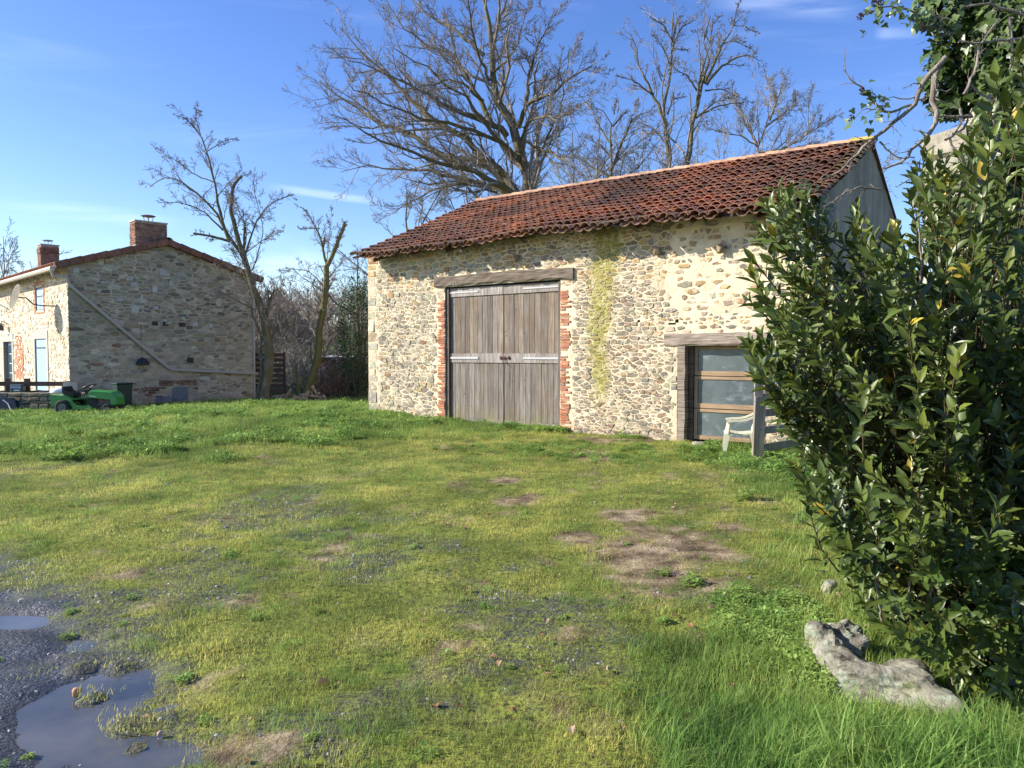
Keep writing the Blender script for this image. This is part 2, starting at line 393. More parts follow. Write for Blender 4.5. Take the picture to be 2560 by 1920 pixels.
# ---- scattering with geometry nodes ------------------------------------------------
def source(cname, meshes):
    c = bpy.data.collections.new(cname)
    for i, me in enumerate(meshes): c.objects.link(bpy.data.objects.new('%s_form_%02d' % (cname, i), me))
    return c
def scatter(name, P, rot, scale, idx, coll, **tags):
    me = bpy.data.meshes.new(name); me.vertices.add(len(P)); me.vertices.foreach_set('co', np.asarray(P, float).ravel())
    a = me.attributes.new('rot', 'FLOAT_VECTOR', 'POINT'); a.data.foreach_set('vector', np.asarray(rot, float).ravel())
    a = me.attributes.new('scl', 'FLOAT_VECTOR', 'POINT'); a.data.foreach_set('vector', np.asarray(scale, float).ravel())
    a = me.attributes.new('pick', 'INT', 'POINT'); a.data.foreach_set('value', np.asarray(idx, np.int32))
    o = bpy.data.objects.new(name, me); COL.objects.link(o)
    ng = bpy.data.node_groups.new(name + '_nodes', 'GeometryNodeTree')
    ng.interface.new_socket('Geometry', in_out='INPUT', socket_type='NodeSocketGeometry'); ng.interface.new_socket('Geometry', in_out='OUTPUT', socket_type='NodeSocketGeometry')
    N, L = ng.nodes, ng.links; gi = N.new('NodeGroupInput'); go = N.new('NodeGroupOutput'); ip = N.new('GeometryNodeInstanceOnPoints')
    ci = N.new('GeometryNodeCollectionInfo'); ci.inputs['Collection'].default_value = coll; ci.inputs['Separate Children'].default_value = True; ci.inputs['Reset Children'].default_value = True
    def na(nm, t):
        q = N.new('GeometryNodeInputNamedAttribute'); q.data_type = t; q.inputs['Name'].default_value = nm; return [s_ for s_ in q.outputs if s_.enabled][0]
    m2p = N.new('GeometryNodeMeshToPoints'); L.new(gi.outputs[0], m2p.inputs[0])
    L.new(m2p.outputs[0], ip.inputs['Points']); L.new(ci.outputs[0], ip.inputs['Instance']); ip.inputs['Pick Instance'].default_value = True
    L.new(na('pick', 'INT'), ip.inputs['Instance Index']); e2r = N.new('FunctionNodeEulerToRotation'); L.new(na('rot', 'FLOAT_VECTOR'), e2r.inputs[0])
    L.new(e2r.outputs[0], ip.inputs['Rotation']); L.new(na('scl', 'FLOAT_VECTOR'), ip.inputs['Scale']); L.new(ip.outputs[0], go.inputs[0])
    md = o.modifiers.new('scatter', 'NODES'); md.node_group = ng
    return settag(o, **tags)

def blades(n, rad, h0, h1, wd, lean, seg, r_):
    """a tuft of grass blades as one mesh: returns verts, faces, colours"""
    a = r_.uniform(0, 2*np.pi, n); rr = rad*np.sqrt(r_.uniform(0, 1, n)); bx, by = rr*np.cos(a), rr*np.sin(a)
    h = r_.uniform(h0, h1, n); d = r_.uniform(0, 2*np.pi, n); ln = r_.uniform(.1, 1, n)*lean*h
    wd_ = wd*r_.uniform(.7, 1.3, n); V = []; px_, py_ = -np.sin(d), np.cos(d)
    for k in range(seg+1):
        t = k/seg; z = h*t*(1-.25*t*ln/np.maximum(h, 1e-6)); o = ln*t*t; wk = wd_*(1-t**1.5)*.5
        cx, cy = bx + np.cos(d)*o, by + np.sin(d)*o
        if k < seg: V += [np.stack([cx-px_*wk, cy-py_*wk, z], 1), np.stack([cx+px_*wk, cy+py_*wk, z], 1)]
        else: V += [np.stack([cx, cy, z], 1)]
    V = np.stack(V, 1); m = V.shape[1]; base = np.arange(n)[:, None]*m; q = []
    for k in range(seg-1): q.append(base + np.array([[2*k, 2*k+1, 2*k+3, 2*k+2]]))
    tri = base + np.array([[2*(seg-1), 2*(seg-1)+1, 2*seg]])
    tone = np.repeat(r_.uniform(.55, 1.25, n), m); hh = np.tile(np.linspace(.6, 1.15, m), n)
    yel = np.repeat(np.where(r_.uniform(0, 1, n) < .13, 1.0, 0.0), m)
    c = np.stack([tone*(1+.45*yel), tone*(1+.2*yel), tone*(1+.5*yel)], 1)
    fs = ([np.concatenate(q)] if q else []) + [tri]
    return V.reshape(-1, 3), fs, c
def mk_grass(name, stops, tr=.5, rough=.55):
    m = M(name, rough, .25); f = m.noise(.9, 5); c = m.ramp(f, stops); c = m.mix(1, c, m.attr('Col'), 'MULTIPLY')
    c = m.mix(m.math('MULTIPLY', m.rand(), .3), c, (stops[-1][1][0]*1.3, stops[-1][1][1]*.95, stops[-1][1][2], 1)); m.color(c); m.trans(c, tr); return m.m
MG_LAWN = mk_grass('lawn_blade', [(.37, (.10, .20, .045)), (.48, (.31, .395, .09)), (.61, (.63, .64, .18))])
MG_LUSH = mk_grass('lush_blade', [(.35, (.09, .21, .045)), (.5, (.22, .39, .085)), (.66, (.44, .56, .14))])
MG_WEED = mk_grass('weed_leaf', [(.35, (.14, .30, .06)), (.65, (.40, .60, .15))], .5)
r2 = np.random.default_rng(3)
def tufts(mat, k, *a): return [mesh_data('tuft', *(lambda t: (t[0], t[1], mat, t[2]))(blades(*a, r2))) for _ in range(k)]
C_LAWN = source('lawn_tufts', tufts(MG_LAWN, 6, 46, .11, .012, .045, .0032, 1.0, 2))
C_LUSH = source('lush_tufts', tufts(MG_LUSH, 6, 44, .12, .05, .12, .0042, .9, 3))
MG_LONG = mk_grass('long_blade', [(.35, (.09, .22, .05)), (.5, (.19, .38, .08)), (.68, (.38, .56, .14))])
C_LONG = source('long_tufts', tufts(MG_LONG, 6, 34, .09, .08, .27, .0085, 1.5, 6))
def weed_mesh(n, rad, h, ls, r_):
    V = []; Fq = []; C_ = []
    for i in range(n):
        a = r_.uniform(0, 2*np.pi); rr = rad*math.sqrt(r_.uniform(0, 1)); z = h*r_.uniform(.1, 1)*(1-.5*rr/rad)
        c = Vector((rr*math.cos(a), rr*math.sin(a), z)); d = Vector((r_.normal(), r_.normal(), r_.uniform(-.1, .6))).normalized()
        s_ = d.cross(Vector((0, 0, 1))).normalized(); L_ = ls*r_.uniform(.6, 1.4); k = len(V); up = s_.cross(d)
        V += [c, c+d*L_*.5+s_*L_*.33+up*L_*.05, c+d*L_, c+d*L_*.5-s_*L_*.33+up*L_*.05]; Fq.append((k, k+1, k+2, k+3)); t = r_.uniform(.55, 1.3)*(.7+.4*z/h); C_ += [(t, t, t)]*4
    return mesh_data('weed', np.array([tuple(v) for v in V]), [np.array(Fq)], MG_WEED, np.array(C_))
C_WEED = source('weed_clumps', [weed_mesh(150, .14, .13, .028, r2) for _ in range(3)] + [weed_mesh(110, .12, .10, .045, r2) for _ in range(2)])
def inwall(x, y):
    dx, dy = x-BARN_O[0], y-BARN_O[1]; u = dx*BT[0]+dy*BT[1]; d = dx*BN[0]+dy*BN[1]
    b = (u > -.02) & (u < 10.95) & (d < .0) & (d > -8)
    u2 = (x+13.1)*.71+(y-22.5)*.704; d2 = (x+13.1)*.704-(y-22.5)*.71     # house: u2 along gable, d2>0 in front
    return b | ((d2 < .02) & (u2 > 0) & (u2 < 5.7))
def cand(n, y0, y1, half, pw, r_):
    """points in a wide wedge in front of the camera, denser nearby"""
    t = r_.uniform(0, 1, n); y = (y0**pw + t*(y1**pw-y0**pw))**(1/pw); x = r_.uniform(-1, 1, n)*(y*half+1.2)
    return x, y
def place(x, y, keep, sc, tilt=.15):
    x, y, sc = x[keep], y[keep], sc[keep]; n = len(x); z = gh(x, y)-.004
    rot = np.stack([r2.normal(0, tilt, n), r2.normal(0, tilt, n), r2.uniform(0, 6.28, n)], 1)
    return np.stack([x, y, z], 1), rot, np.stack([sc, sc, sc*r2.uniform(.75, 1.25, n)], 1)
def free(x, y):
    w_ = -gh(x, y) > .045
    return ~inwall(x, y) & ~w_
x, y = cand(62000, 2.3, 30, .78, .9, r2); gm, dm, lm, pm = gravel_mask(x, y), dirt_mask(x, y), lush_mask(x, y), patch_mask(x, y)
patchy = sstep(fbm(x*1.7, y*1.7, 81)+(fbm(x*7, y*7, 82)-.5)*.4, .30, .5)
keep = (r2.uniform(0, 1, len(x)) < (1-gm)**1.5*(1-dm*.85)*(1-pm*.6)*(.3+.7*patchy)) & free(x, y)
P_, R_, S_ = place(x, y, keep, r2.uniform(.6, 1.25, len(x))*np.clip(.8+y*.03, .8, 1.4))
scatter('lawn_grass', P_, R_, S_, r2.integers(0, 6, len(P_)), C_LAWN, label='short mossy yellow green grass over the whole yard', cat='grass', kind='stuff')
x, y = cand(40000, 2.2, 34, .85, .9, r2); lm = lush_mask(x, y)*(1-dirt_mask(x, y)*.9)*(1-gravel_mask(x, y)); tuf = sstep(fbm(x*1.1, y*1.1, 91, 5)+(fbm(x*5, y*5, 92)-.5)*.25, .52, .62)*(1-gravel_mask(x, y))*(1-dirt_mask(x, y))
keep = (r2.uniform(0, 1, len(x)) < np.maximum(lm*.85, tuf*.6)) & free(x, y)
P_, R_, S_ = place(x, y, keep, r2.uniform(.6, 1.3, len(x))*np.where(lm > .4, 1.1, .6)*np.clip(.8+y*.02, .8, 1.3))
scatter('green_grass', P_, R_, S_, r2.integers(0, 6, len(P_)), C_LUSH, label='taller fresh green grass on the rise and round the bush', cat='grass', kind='stuff')
# long grass in the corner before the boulder
n = 3600; x = r2.uniform(.6, 4.2, n); y = r2.uniform(2.2, 4.6, n)
s_ = 1.2-ell(x, y, 2.0, 2.75, 1.25, .62, R(-16)); keep = (s_ + r2.normal(0, .2, n) > .15) & (ell(x, y, 1.62, 3.72, .42, .2, R(-50)) > 1)
P_, R_, S_ = place(x, y, keep, r2.uniform(.45, 1.0, n)*np.clip(.55+.6*s_, .5, 1.1), .25)
scatter('long_grass', P_, R_, S_, r2.integers(0, 6, len(P_)), C_LONG, label='long bright green grass arching over in front of the boulder', cat='long grass', kind='stuff')
# broad leaved weeds: at the foot of the barn, on the rise, round the post and the boulder
wx, wy, ws = [], [], []
for i in range(5600):
    u = r2.uniform(-.4, 11.3); d = abs(r2.normal(0, .16))+.05; k_ = vnoise(u*1.6, 0.5, 5)
    if i < 500 and (k_ > .36): p = BARN_O + BT*u + BN*d; s = r2.uniform(.5, 1.2)*(.5+k_)
    elif i < 4700: p = np.array([r2.uniform(-14, 2.5), r2.uniform(10.5, 23)]); s = r2.uniform(.6, 1.6) if fbm(p[0]*.8, p[1]*.8, 95) > .44 and lush_mask(p[0:1], p[1:2])[0] > .5 else 0
    elif i < 4960: q = G(1690, 1010); p = np.array([q.x+r2.normal(0, .45), q.y+r2.normal(0, 1.1)]); s = r2.uniform(.7, 1.5)
    elif i < 5300: p = np.array([1.62+r2.normal(0, .17), 4.35+r2.normal(0, .38)]); s = r2.uniform(.35, .8)
    else: q = G(1300+r2.normal(0, 180), 975+r2.normal(0, 12)); p = np.array([q.x, q.y]); s = r2.uniform(.3, .8)
    if s > 0: wx.append(p[0]); wy.append(p[1]); ws.append(s)
for _ in range(260):
    y_ = r2.uniform(3, 14); wx.append(r2.uniform(-.8, .6)*y_); wy.append(y_); ws.append(r2.uniform(.15, .42))
for px, py, s, n in ((238, 893, 1.3, 6), (215, 897, 1.0, 4), (155, 898, .9, 4), (505, 1205, .5, 3), (920, 912, 1.7, 7), (860, 915, 1.2, 4), (1000, 925, .9, 6), (1190, 930, 1.1, 4), (1254, 930, 1.3, 3), (1540, 965, 1.6, 5), (1395, 945, 1.3, 5), (1060, 935, .9, 5), (1440, 1240, .6, 2), (1150, 975, 1, 6), (1690, 1640, .8, 3)):
    for _ in range(n): q = G(px+r2.normal(0, 12), py+r2.normal(0, 3)); wx.append(q.x); wy.append(q.y); ws.append(s*r2.uniform(.6, 1.1))
wx, wy, ws = map(np.array, (wx, wy, ws)); P_, R_, S_ = place(wx, wy, free(wx, wy), ws)
scatter('weed_patch', P_, R_, S_, r2.integers(0, 5, len(P_)), C_WEED, label='leafy green weeds at the foot of the barn and on the rise', cat='weeds', kind='stuff')
# gravel
def pebble(r_, flat):
    V = []; nu, nv = 6, 4
    for i in range(nv+1):
        for k in range(nu):
            a, b = math.pi*i/nv, 2*math.pi*k/nu; q = 1+r_.uniform(-.22, .22)*(0 < i < nv)
            V.append((math.sin(a)*math.cos(b)*q, math.sin(a)*math.sin(b)*q*.75, math.cos(a)*q*flat))
    fs = [(i*nu+k, (i+1)*nu+k, (i+1)*nu+(k+1) % nu, i*nu+(k+1) % nu) for i in range(nv) for k in range(nu)]
    return V, fs
mp_ = M('slate_chip', .6, .4); mp_.color(mp_.mix(mp_.rand(), mp_.ramp(mp_.noise(20, 4), [(.3, (.09, .093, .10)), (.7, (.24, .235, .225))]), (.36, .34, .31, 1))); mp_.bump(mp_.noise(120, 3), .4, .003)
C_PEB = source('gravel_chips', [mesh_data('chip', *pebble(r2, f), mp_.m) for f in (.55, .35, .25, .6)])
x, y = cand(90000, 2.3, 12, .85, 1.0, r2); gm, pm, dm = gravel_mask(x, y), patch_mask(x, y), dirt_mask(x, y)
sc = .003+.012*r2.uniform(0, 1, len(x))**5; sc = sc*(1+.6*(y > 5))
keep = (r2.uniform(0, 1, len(x)) < gm*.55+pm*(1-dm)*.8*(y < 12)+dm*.04+.03) & (-gh(x, y) < .05)
P_, R_, S_ = place(x, y, keep, sc, .3)
scatter('gravel', P_, R_, S_, r2.integers(0, 4, len(P_)), C_PEB, label='grey wet slate gravel round the puddle and through the moss', cat='gravel', kind='stuff')
# ================================================================== MASONRY
def clip(poly, n, m, off=0.0):
    """keep the side of the polygon where (p-m).n <= -off"""
    out = []; L_ = len(poly)
    for i in range(L_):
        a, b = poly[i], poly[(i+1) % L_]
        da = (a[0]-m[0])*n[0]+(a[1]-m[1])*n[1]+off; db = (b[0]-m[0])*n[0]+(b[1]-m[1])*n[1]+off
        if da <= 0: out.append(a)
        if (da < 0 < db) or (db < 0 < da):
            t = da/(da-db); out.append((a[0]+(b[0]-a[0])*t, a[1]+(b[1]-a[1])*t))
    return out
def masonry(U, V, course, ratio, joint, r_, holes=(), hp=(), loose=None, u0=0.0, a=.55):
    """irregular stones filling U x V: list of polygons (u,v). holes: rectangles; hp: half planes (n,m)"""
    seeds = []; v = 0
    if isinstance(course, list):
        for z0, z1, cs, rt_ in course:
            v = r_.uniform(0, .05)
            while v < V:
                h = r_.uniform(*cs); u = z0-r_.uniform(0, .12)
                while u < z1-.02:
                    w_ = h*r_.uniform(*rt_); seeds.append((u+w_/2, v+h/2+r_.normal(0, h*.24))); u += w_
                v += h
        v = V+1
    while v < V:
        h = r_.uniform(*course); u = u0-r_.uniform(0, .3)
        while u < U+.1:
            w_ = h*r_.uniform(*ratio)
            if r_.uniform() < .10 and h > .09: seeds += [(u+w_/2, v+h*.22+r_.normal(0, .012)), (u+w_/2+r_.normal(0, .02), v+h*.78)]
            else: seeds.append((u+w_/2, v+h/2+r_.normal(0, h*.2)))
            u += w_
        v += h
    P = np.array(seeds); Q = P*np.array([a, 1.0]); out = []
    for i in range(len(P)):
        c = P[i]
        if any(h[0]-.03 < c[0] < h[2]+.03 and h[1]-.03 < c[1] < h[3]+.03 for h in holes): continue
        d = ((Q-Q[i])**2).sum(1); nb = np.argsort(d)[1:15]; g = joint*r_.uniform(.5, 1.5)
        poly = [(c[0]-.45, c[1]-.22), (c[0]+.45, c[1]-.22), (c[0]+.45, c[1]+.22), (c[0]-.45, c[1]+.22)]
        for j in nb:
            n = np.array([(P[j, 0]-c[0])*a*a, P[j, 1]-c[1]]); ln = np.hypot(*n)
            if ln < 1e-6: continue
            poly = clip(poly, n/ln, (P[j]+c)/2, g)
            if len(poly) < 3: break
        if len(poly) < 3: continue
        for n, m in (((-1, 0), (u0, 0)), ((1, 0), (U, 0)), ((0, -1), (0, 0)), ((0, 1), (0, V)), *hp):
            poly = clip(poly, n, m, .008)
            if len(poly) < 3: break
        for h in holes:
            if len(poly) < 3: break
            x0, y0, x1, y1 = h
            if max(p[0] for p in poly) > x0 and min(p[0] for p in poly) < x1 and max(p[1] for p in poly) > y0 and min(p[1] for p in poly) < y1:
                e = [(x0-c[0], (1, 0), (x0, 0)), (c[0]-x1, (-1, 0), (x1, 0)), (y0-c[1], (0, 1), (0, y0)), (c[1]-y1, (0, -1), (0, y1))]
                _, n, m = max(e, key=lambda q: q[0]); poly = clip(poly, n, m, .008)
        if len(poly) < 3: continue
        cx = sum(p[0] for p in poly)/len(poly); cy = sum(p[1] for p in poly)/len(poly)
        sh = 1.0
        if loose:
            k = loose(cx, cy)
            if k > 0:
                if r_.uniform() < k*.30: continue
                sh = 1-k*r_.uniform(.05, .45)
        poly = [(cx+(x-cx)*sh, cy+(y-cy)*sh) for x, y in poly]
        ar = abs(sum(poly[i][0]*poly[(i+1) % len(poly)][1]-poly[(i+1) % len(poly)][0]*poly[i][1] for i in range(len(poly))))/2
        if ar > .0006: out.append((poly, cx, cy, ar))
    return out
def stone_mesh(poly, cx, cy, r_, O, T, N, depth, rnd=True):
    # soften the corners (one cutting pass), then an outer ring in the mortar and a raised, uneven face
    L_ = len(poly)
    if rnd and L_ < 9:
        q = []
        for i in range(L_):
            a, b = poly[i], poly[(i+1) % L_]
            c1, c2 = r_.uniform(.02, .15), r_.uniform(.02, .15); q += [(a[0]*(1-c1)+b[0]*c1, a[1]*(1-c1)+b[1]*c1), (a[0]*c2+b[0]*(1-c2), a[1]*c2+b[1]*(1-c2))]
        poly = [(x+r_.normal(0, .005), y+r_.normal(0, .004)) for x, y in q]; L_ = len(poly)
    tx, ty = r_.normal(0, .045), r_.normal(0, .045)
    V = []; k = r_.uniform(.90, .96)
    for x, y in poly: V.append((x, y, -.012))
    for x, y in poly: V.append((cx+(x-cx)*k, cy+(y-cy)*k, depth+(x-cx)*tx+(y-cy)*ty+r_.normal(0, .0025)))
    V.append((cx, cy, depth*1.15))
    Fs = [(i, (i+1) % L_, L_+(i+1) % L_, L_+i) for i in range(L_)] + [(L_+i, L_+(i+1) % L_, 2*L_) for i in range(L_)]
    V = np.array(V); V3 = np.stack([O[0]+T[0]*V[:, 0]+N[0]*V[:, 2], O[1]+T[1]*V[:, 0]+N[1]*V[:, 2], V[:, 1]+(O[2] if len(O) > 2 else 0)], 1)
    return V3, Fs
def lay(parent, stones, colf, O, T, N, r_, depth=(.006, .028), nmax=300, name='stone', mass='rubble_stones', mat=MAT_STONE, extra=()):
    """the stones that show largest become parts, the others one joined part"""
    items = []
    for poly, cx, cy, ar in stones:
        V, Fs = stone_mesh(poly, cx, cy, r_, O, T, N, r_.uniform(*depth)*min(1, .4+ar*40))
        d2 = (V[0, 0]**2+V[0, 1]**2); items.append((ar/d2, V, Fs, colf(cx, cy, ar)))
    items += list(extra); items.sort(key=lambda q: -q[0]); b = B()
    for i, (_, V, Fs, c) in enumerate(items):
        if i < nmax: add(name, V, Fs, mat, parent, col=np.tile(c, (len(V), 1)))
        else: b.cur = tuple(c); b.raw([tuple(p) for p in V], Fs)
    if b.v: b.obj(mass, mat, parent, kind='stuff')
def wallgrid(name, parent, U0, U1, Vt, O, T, N, colf, holes=(), step=.09, mat=MAT_MORTAR, rough=.010, thick=.5, topf=None, hp_top=None):
    """the mortar face: a fine uneven grid with the openings left out, plus reveals"""
    us = sorted(set(np.round(np.concatenate([np.arange(U0, U1, step), [U1]] + [[h[0], h[2]] for h in holes]), 4)))
    vs = sorted(set(np.round(np.concatenate([np.arange(0, Vt, step), [Vt]] + [[h[1], h[3]] for h in holes]), 4)))
    us, vs = np.array(us), np.array(vs); UU, VV = np.meshgrid(us, vs)
    if topf is not None: VV = VV/Vt*np.minimum(Vt, topf(UU))
    D = (fbm(UU*5, VV*5, 33)-.5)*2*rough
    P = np.stack([O[0]+T[0]*UU+N[0]*D, O[1]+T[1]*UU+N[1]*D, VV], -1).reshape(-1, 3); m = len(us); fs = []
    for j in range(len(vs)-1):
        for i in range(len(us)-1):
            uc, vc = (us[i]+us[i+1])/2, (vs[j]+vs[j+1])/2
            if any(h[0] < uc < h[2] and h[1] < vc < h[3] for h in holes): continue
            fs.append((j*m+i, j*m+i+1, (j+1)*m+i+1, (j+1)*m+i))
    c = colf(UU.ravel(), VV.ravel()); n0 = len(P); P = [tuple(p) for p in P]; c = list(map(tuple, c))
    def pt(u, v, d): return (O[0]+T[0]*u+N[0]*d, O[1]+T[1]*u+N[1]*d, v)
    for h in holes:                                     # reveals of the opening
        k = len(P); q = [(h[0], h[1]), (h[0], h[3]), (h[2], h[3]), (h[2], h[1])]
        P += [pt(u, v, .004) for u, v in q] + [pt(u, v, -thick) for u, v in q]; c += [(.30, .26, .2)]*8
        fs += [(k, k+1, k+5, k+4), (k+1, k+2, k+6, k+5), (k+2, k+3, k+7, k+6)]
    return add(name, P, fs, mat, parent, col=np.array(c))
def pick(pal, r_):
    w_ = np.array([p[0] for p in pal], float); c = pal[r_.choice(len(pal), p=w_/w_.sum())][1]; t = r_.uniform(.82, 1.16)
    return np.array(c)*t*(1+r_.normal(0, .03, 3))
def W3(O, T, N, u, v, d=0.0): return Vector((O[0]+T[0]*u+N[0]*d, O[1]+T[1]*u+N[1]*d, v))

# ================================================================== BARN
barn = empty('stone_barn', (BARN_O[0]+4, BARN_O[1]-1, 0), 'old rubble stone barn with a red clay tile roof and big plank doors', 'barn')
O, T, N = BARN_O, BT, BN; UL = 10.9; WT = 4.27
rb = np.random.default_rng(8)
DOOR = (2.62, 0, 5.83, 3.2); WIN = (8.46, 0, 10.1, 1.8)
BRL = (2.36, .05, 2.62, 2.95); BRR = (5.83, .05, 6.12, 3.02); LIN = (2.30, 3.2, 6.2, 3.44); LIN2 = (8.2, 1.8, 10.35, 2.03)
def moss_u(u, v):                                        # the green streak below the broken eave tiles
    c = 6.84 + .06*np.sin(v*2.1)-.10*(3-v)*.4; wd = .15+.085*np.clip(v-.5, 0, 3)
    return sstep(1.3-np.abs(u-c)/wd + (fbm(u*5, v*5, 51)-.5)*.9, .1, .9)*sstep(v, .35, 1.1)
def render_zone(u, v): return sstep(u+(fbm(u*1.1, v*1.3, 53)-.5)*1.6, 7.9, 8.5)*sstep(v+(fbm(u*2, v*2, 54)-.5)*.8, 1.9, 2.3)
def bmortar(u, v):
    c = np.stack([np.full_like(u, .72), np.full_like(u, .60), np.full_like(u, .415)], 1)*(.9+.2*fbm(u*.9, v*.9, 55))[:, None]
    c = c*(1-.18*sstep(fbm(u*2, v*2, 58), .5, .75))[:, None]
    m = moss_u(u, v)[:, None]*.8; c = c*(1-m)+np.array([.34, .31, .07])*m
    g = sstep(.35-v, 0, .3)[:, None]*.45; return c*(1-g)+np.array([.34, .27, .17])*g
PAL_L = [(4, (.40, .355, .27)), (3, (.32, .285, .22)), (3, (.50, .44, .32)), (1.2, (.42, .31, .18)), (1.2, (.26, .235, .19)), (.25, (.34, .21, .13))]
PAL_R = [(3, (.33, .275, .205)), (2.5, (.38, .30, .205)), (2.2, (.26, .23, .185)), (1.6, (.34, .235, .15)), (1.8, (.45, .38, .27)), (.7, (.28, .19, .14))]
PAL_T = [(3, (.45, .31, .15)), (2, (.36, .23, .12)), (2, (.48, .40, .28)), (1, (.30, .26, .22))]
def bcol(u, v, ar):
    t = min(max((u-3)/4, 0), 1); c = pick(PAL_R if rb.uniform() < t else PAL_L, rb)*(.84 if u > .4 else 1.12)
    if v > 3.0 and rb.uniform() < .45: c = pick(PAL_T, rb)
    if u > 7.8 and 1.9 < v < 3.6 and rb.uniform() < .45: c = pick(PAL_T, rb)
    m = float(moss_u(np.array([u]), np.array([v]))[0])*rb.uniform(.4, 1)
    return c*(1-m)+np.array([.27, .25, .05])*m
def bloose(u, v): return float(render_zone(np.array([u]), np.array([v]))[0])
CRK = [(8.27, 2.20, 8.41, 2.235), (8.41, 2.235, 8.47, 2.30), (7.62, 2.26, 7.67, 2.31)]
holesB = [DOOR, BRL, BRR, LIN, WIN, LIN2]
quo = []                                                 # large squared stones at the left corner
v = 0.02
while v < WT-.05:
    h = rb.uniform(.13, .34); h = min(h, WT-v-.01); wq = rb.uniform(.20, .46)
    quo.append(([(0.0, v+.008), (wq-.012, v+.008), (wq-.012, v+h-.008), (0.0, v+h-.008)], wq/2, v+h/2, wq*h)); v += h
st = masonry(UL, WT, [(.02, 2.5, (.05, .16), (1.1, 2.8)), (2.5, 5.9, (.045, .145), (1.2, 2.8)), (5.9, 6.9, (.045, .09), (2.0, 4.0)), (6.9, 8.0, (.05, .11), (1.6, 3.4)), (8.0, UL, (.05, .17), (1.2, 3.0))], None, .009, rb, holesB+CRK+[(-1, q[0][0][1]-.006, q[0][1][0]+.010, q[0][2][1]+.006) for q in quo], loose=bloose, u0=.02, a=.5)
lay(barn, st+quo, bcol, O, T, N, rb, (.003, .018), mat=MAT_BSTONE)
wallgrid('wall', barn, 0, UL, WT, O, T, N, bmortar, [DOOR, WIN]+CRK, .07)
# bricks of the door jambs
bricks = []
v = .06; k = 0
while v < 3.0:
    h = .052; k += 1
    for (u0, u1, top) in ((2.36, 2.615, 2.93), (5.838, 6.12, 3.02)):
        if v+h > top: continue
        side = u0 < 4; ln = rb.uniform(.10, .25) if k % 2 else rb.uniform(.18, .28)
        a, b = (u1-ln, u1) if side else (u0, u0+ln)
        if rb.uniform() < .12 and not side: continue
        p = [(a+rb.normal(0, .004), v), (b, v+rb.normal(0, .003)), (b+rb.normal(0, .003), v+h-.010), (a, v+h-.012)]
        V, Fs = stone_mesh(p, (a+b)/2, v+h/2, rb, O, T, N, rb.uniform(.008, .022), False)
        c = pick([(3, (.46, .19, .10)), (2, (.38, .15, .09)), (1, (.50, .28, .18)), (.6, (.30, .17, .13))], rb)
        add('brick', V, Fs, MAT_BRICK, barn, col=np.tile(c, (len(V), 1)))
    v += h
def beam(name, parent, u0, u1, v0, v1, d0, d1, bow=0, mat=MAT_BEAM, seg=14, wob=.012, col=(1, 1, 1), tilt=0, O=O, T=T, N=N):
    V, Fs = [], []
    for i in range(seg+1):
        t = i/seg; u = u0+(u1-u0)*t; b_ = bow*math.sin(math.pi*t)+tilt*(t-.5)
        q = [random.uniform(-wob, wob) for _ in range(6)]
        ring = [(v0+b_+q[0], d0), (v0+b_+q[1], d1-.015), (v0+.03+b_, d1+q[4]*.5), ((v0+v1)/2+b_, d1+q[5]*.6), (v1-.03+b_, d1+q[4]*.5), (v1+b_+q[2], d1-.015), (v1+b_+q[3], d0)]
        V += [tuple(W3(O, T, N, u, a, d)) for a, d in ring]
    n = 7
    for i in range(seg):
        for k in range(n): Fs.append((i*n+k, (i+1)*n+k, (i+1)*n+(k+1) % n, i*n+(k+1) % n))
    Fs += [tuple(range(n)), tuple(seg*n+k for k in range(n))[::-1]]
    return add(name, V, Fs, mat, parent, col=np.tile(col, (len(V), 1)))
lint = beam('lintel', barn, 2.32, 6.17, 3.19, 3.43, -.25, .05, .035, tilt=-.02, wob=.02, seg=22, col=(.8, .76, .72))
tcu = bpy.data.curves.new('carved_date', 'FONT'); tcu.body = '1861'; tcu.size = .13; tcu.extrude = .003; tcu.space_character = 1.15
tmp = bpy.data.objects.new('t', tcu); me = bpy.data.meshes.new_from_object(tmp); bpy.data.objects.remove(tmp)
mt = M('carved_pale', .9); mt.color((.30, .26, .21, 1)); me.materials.append(mt.m)
tdo = bpy.data.objects.new('carved_date', me); COL.objects.link(tdo); tdo.parent = lint
tp = W3(O, T, N, 2.82, 3.225, .0565); tdo.matrix_world = Matrix.Translation(tp-WL[lint.name]) @ Matrix(((T[0], 0, N[0], 0), (T[1], 0, N[1], 0), (0, 1, 0, 0), (0, 0, 0, 1)))
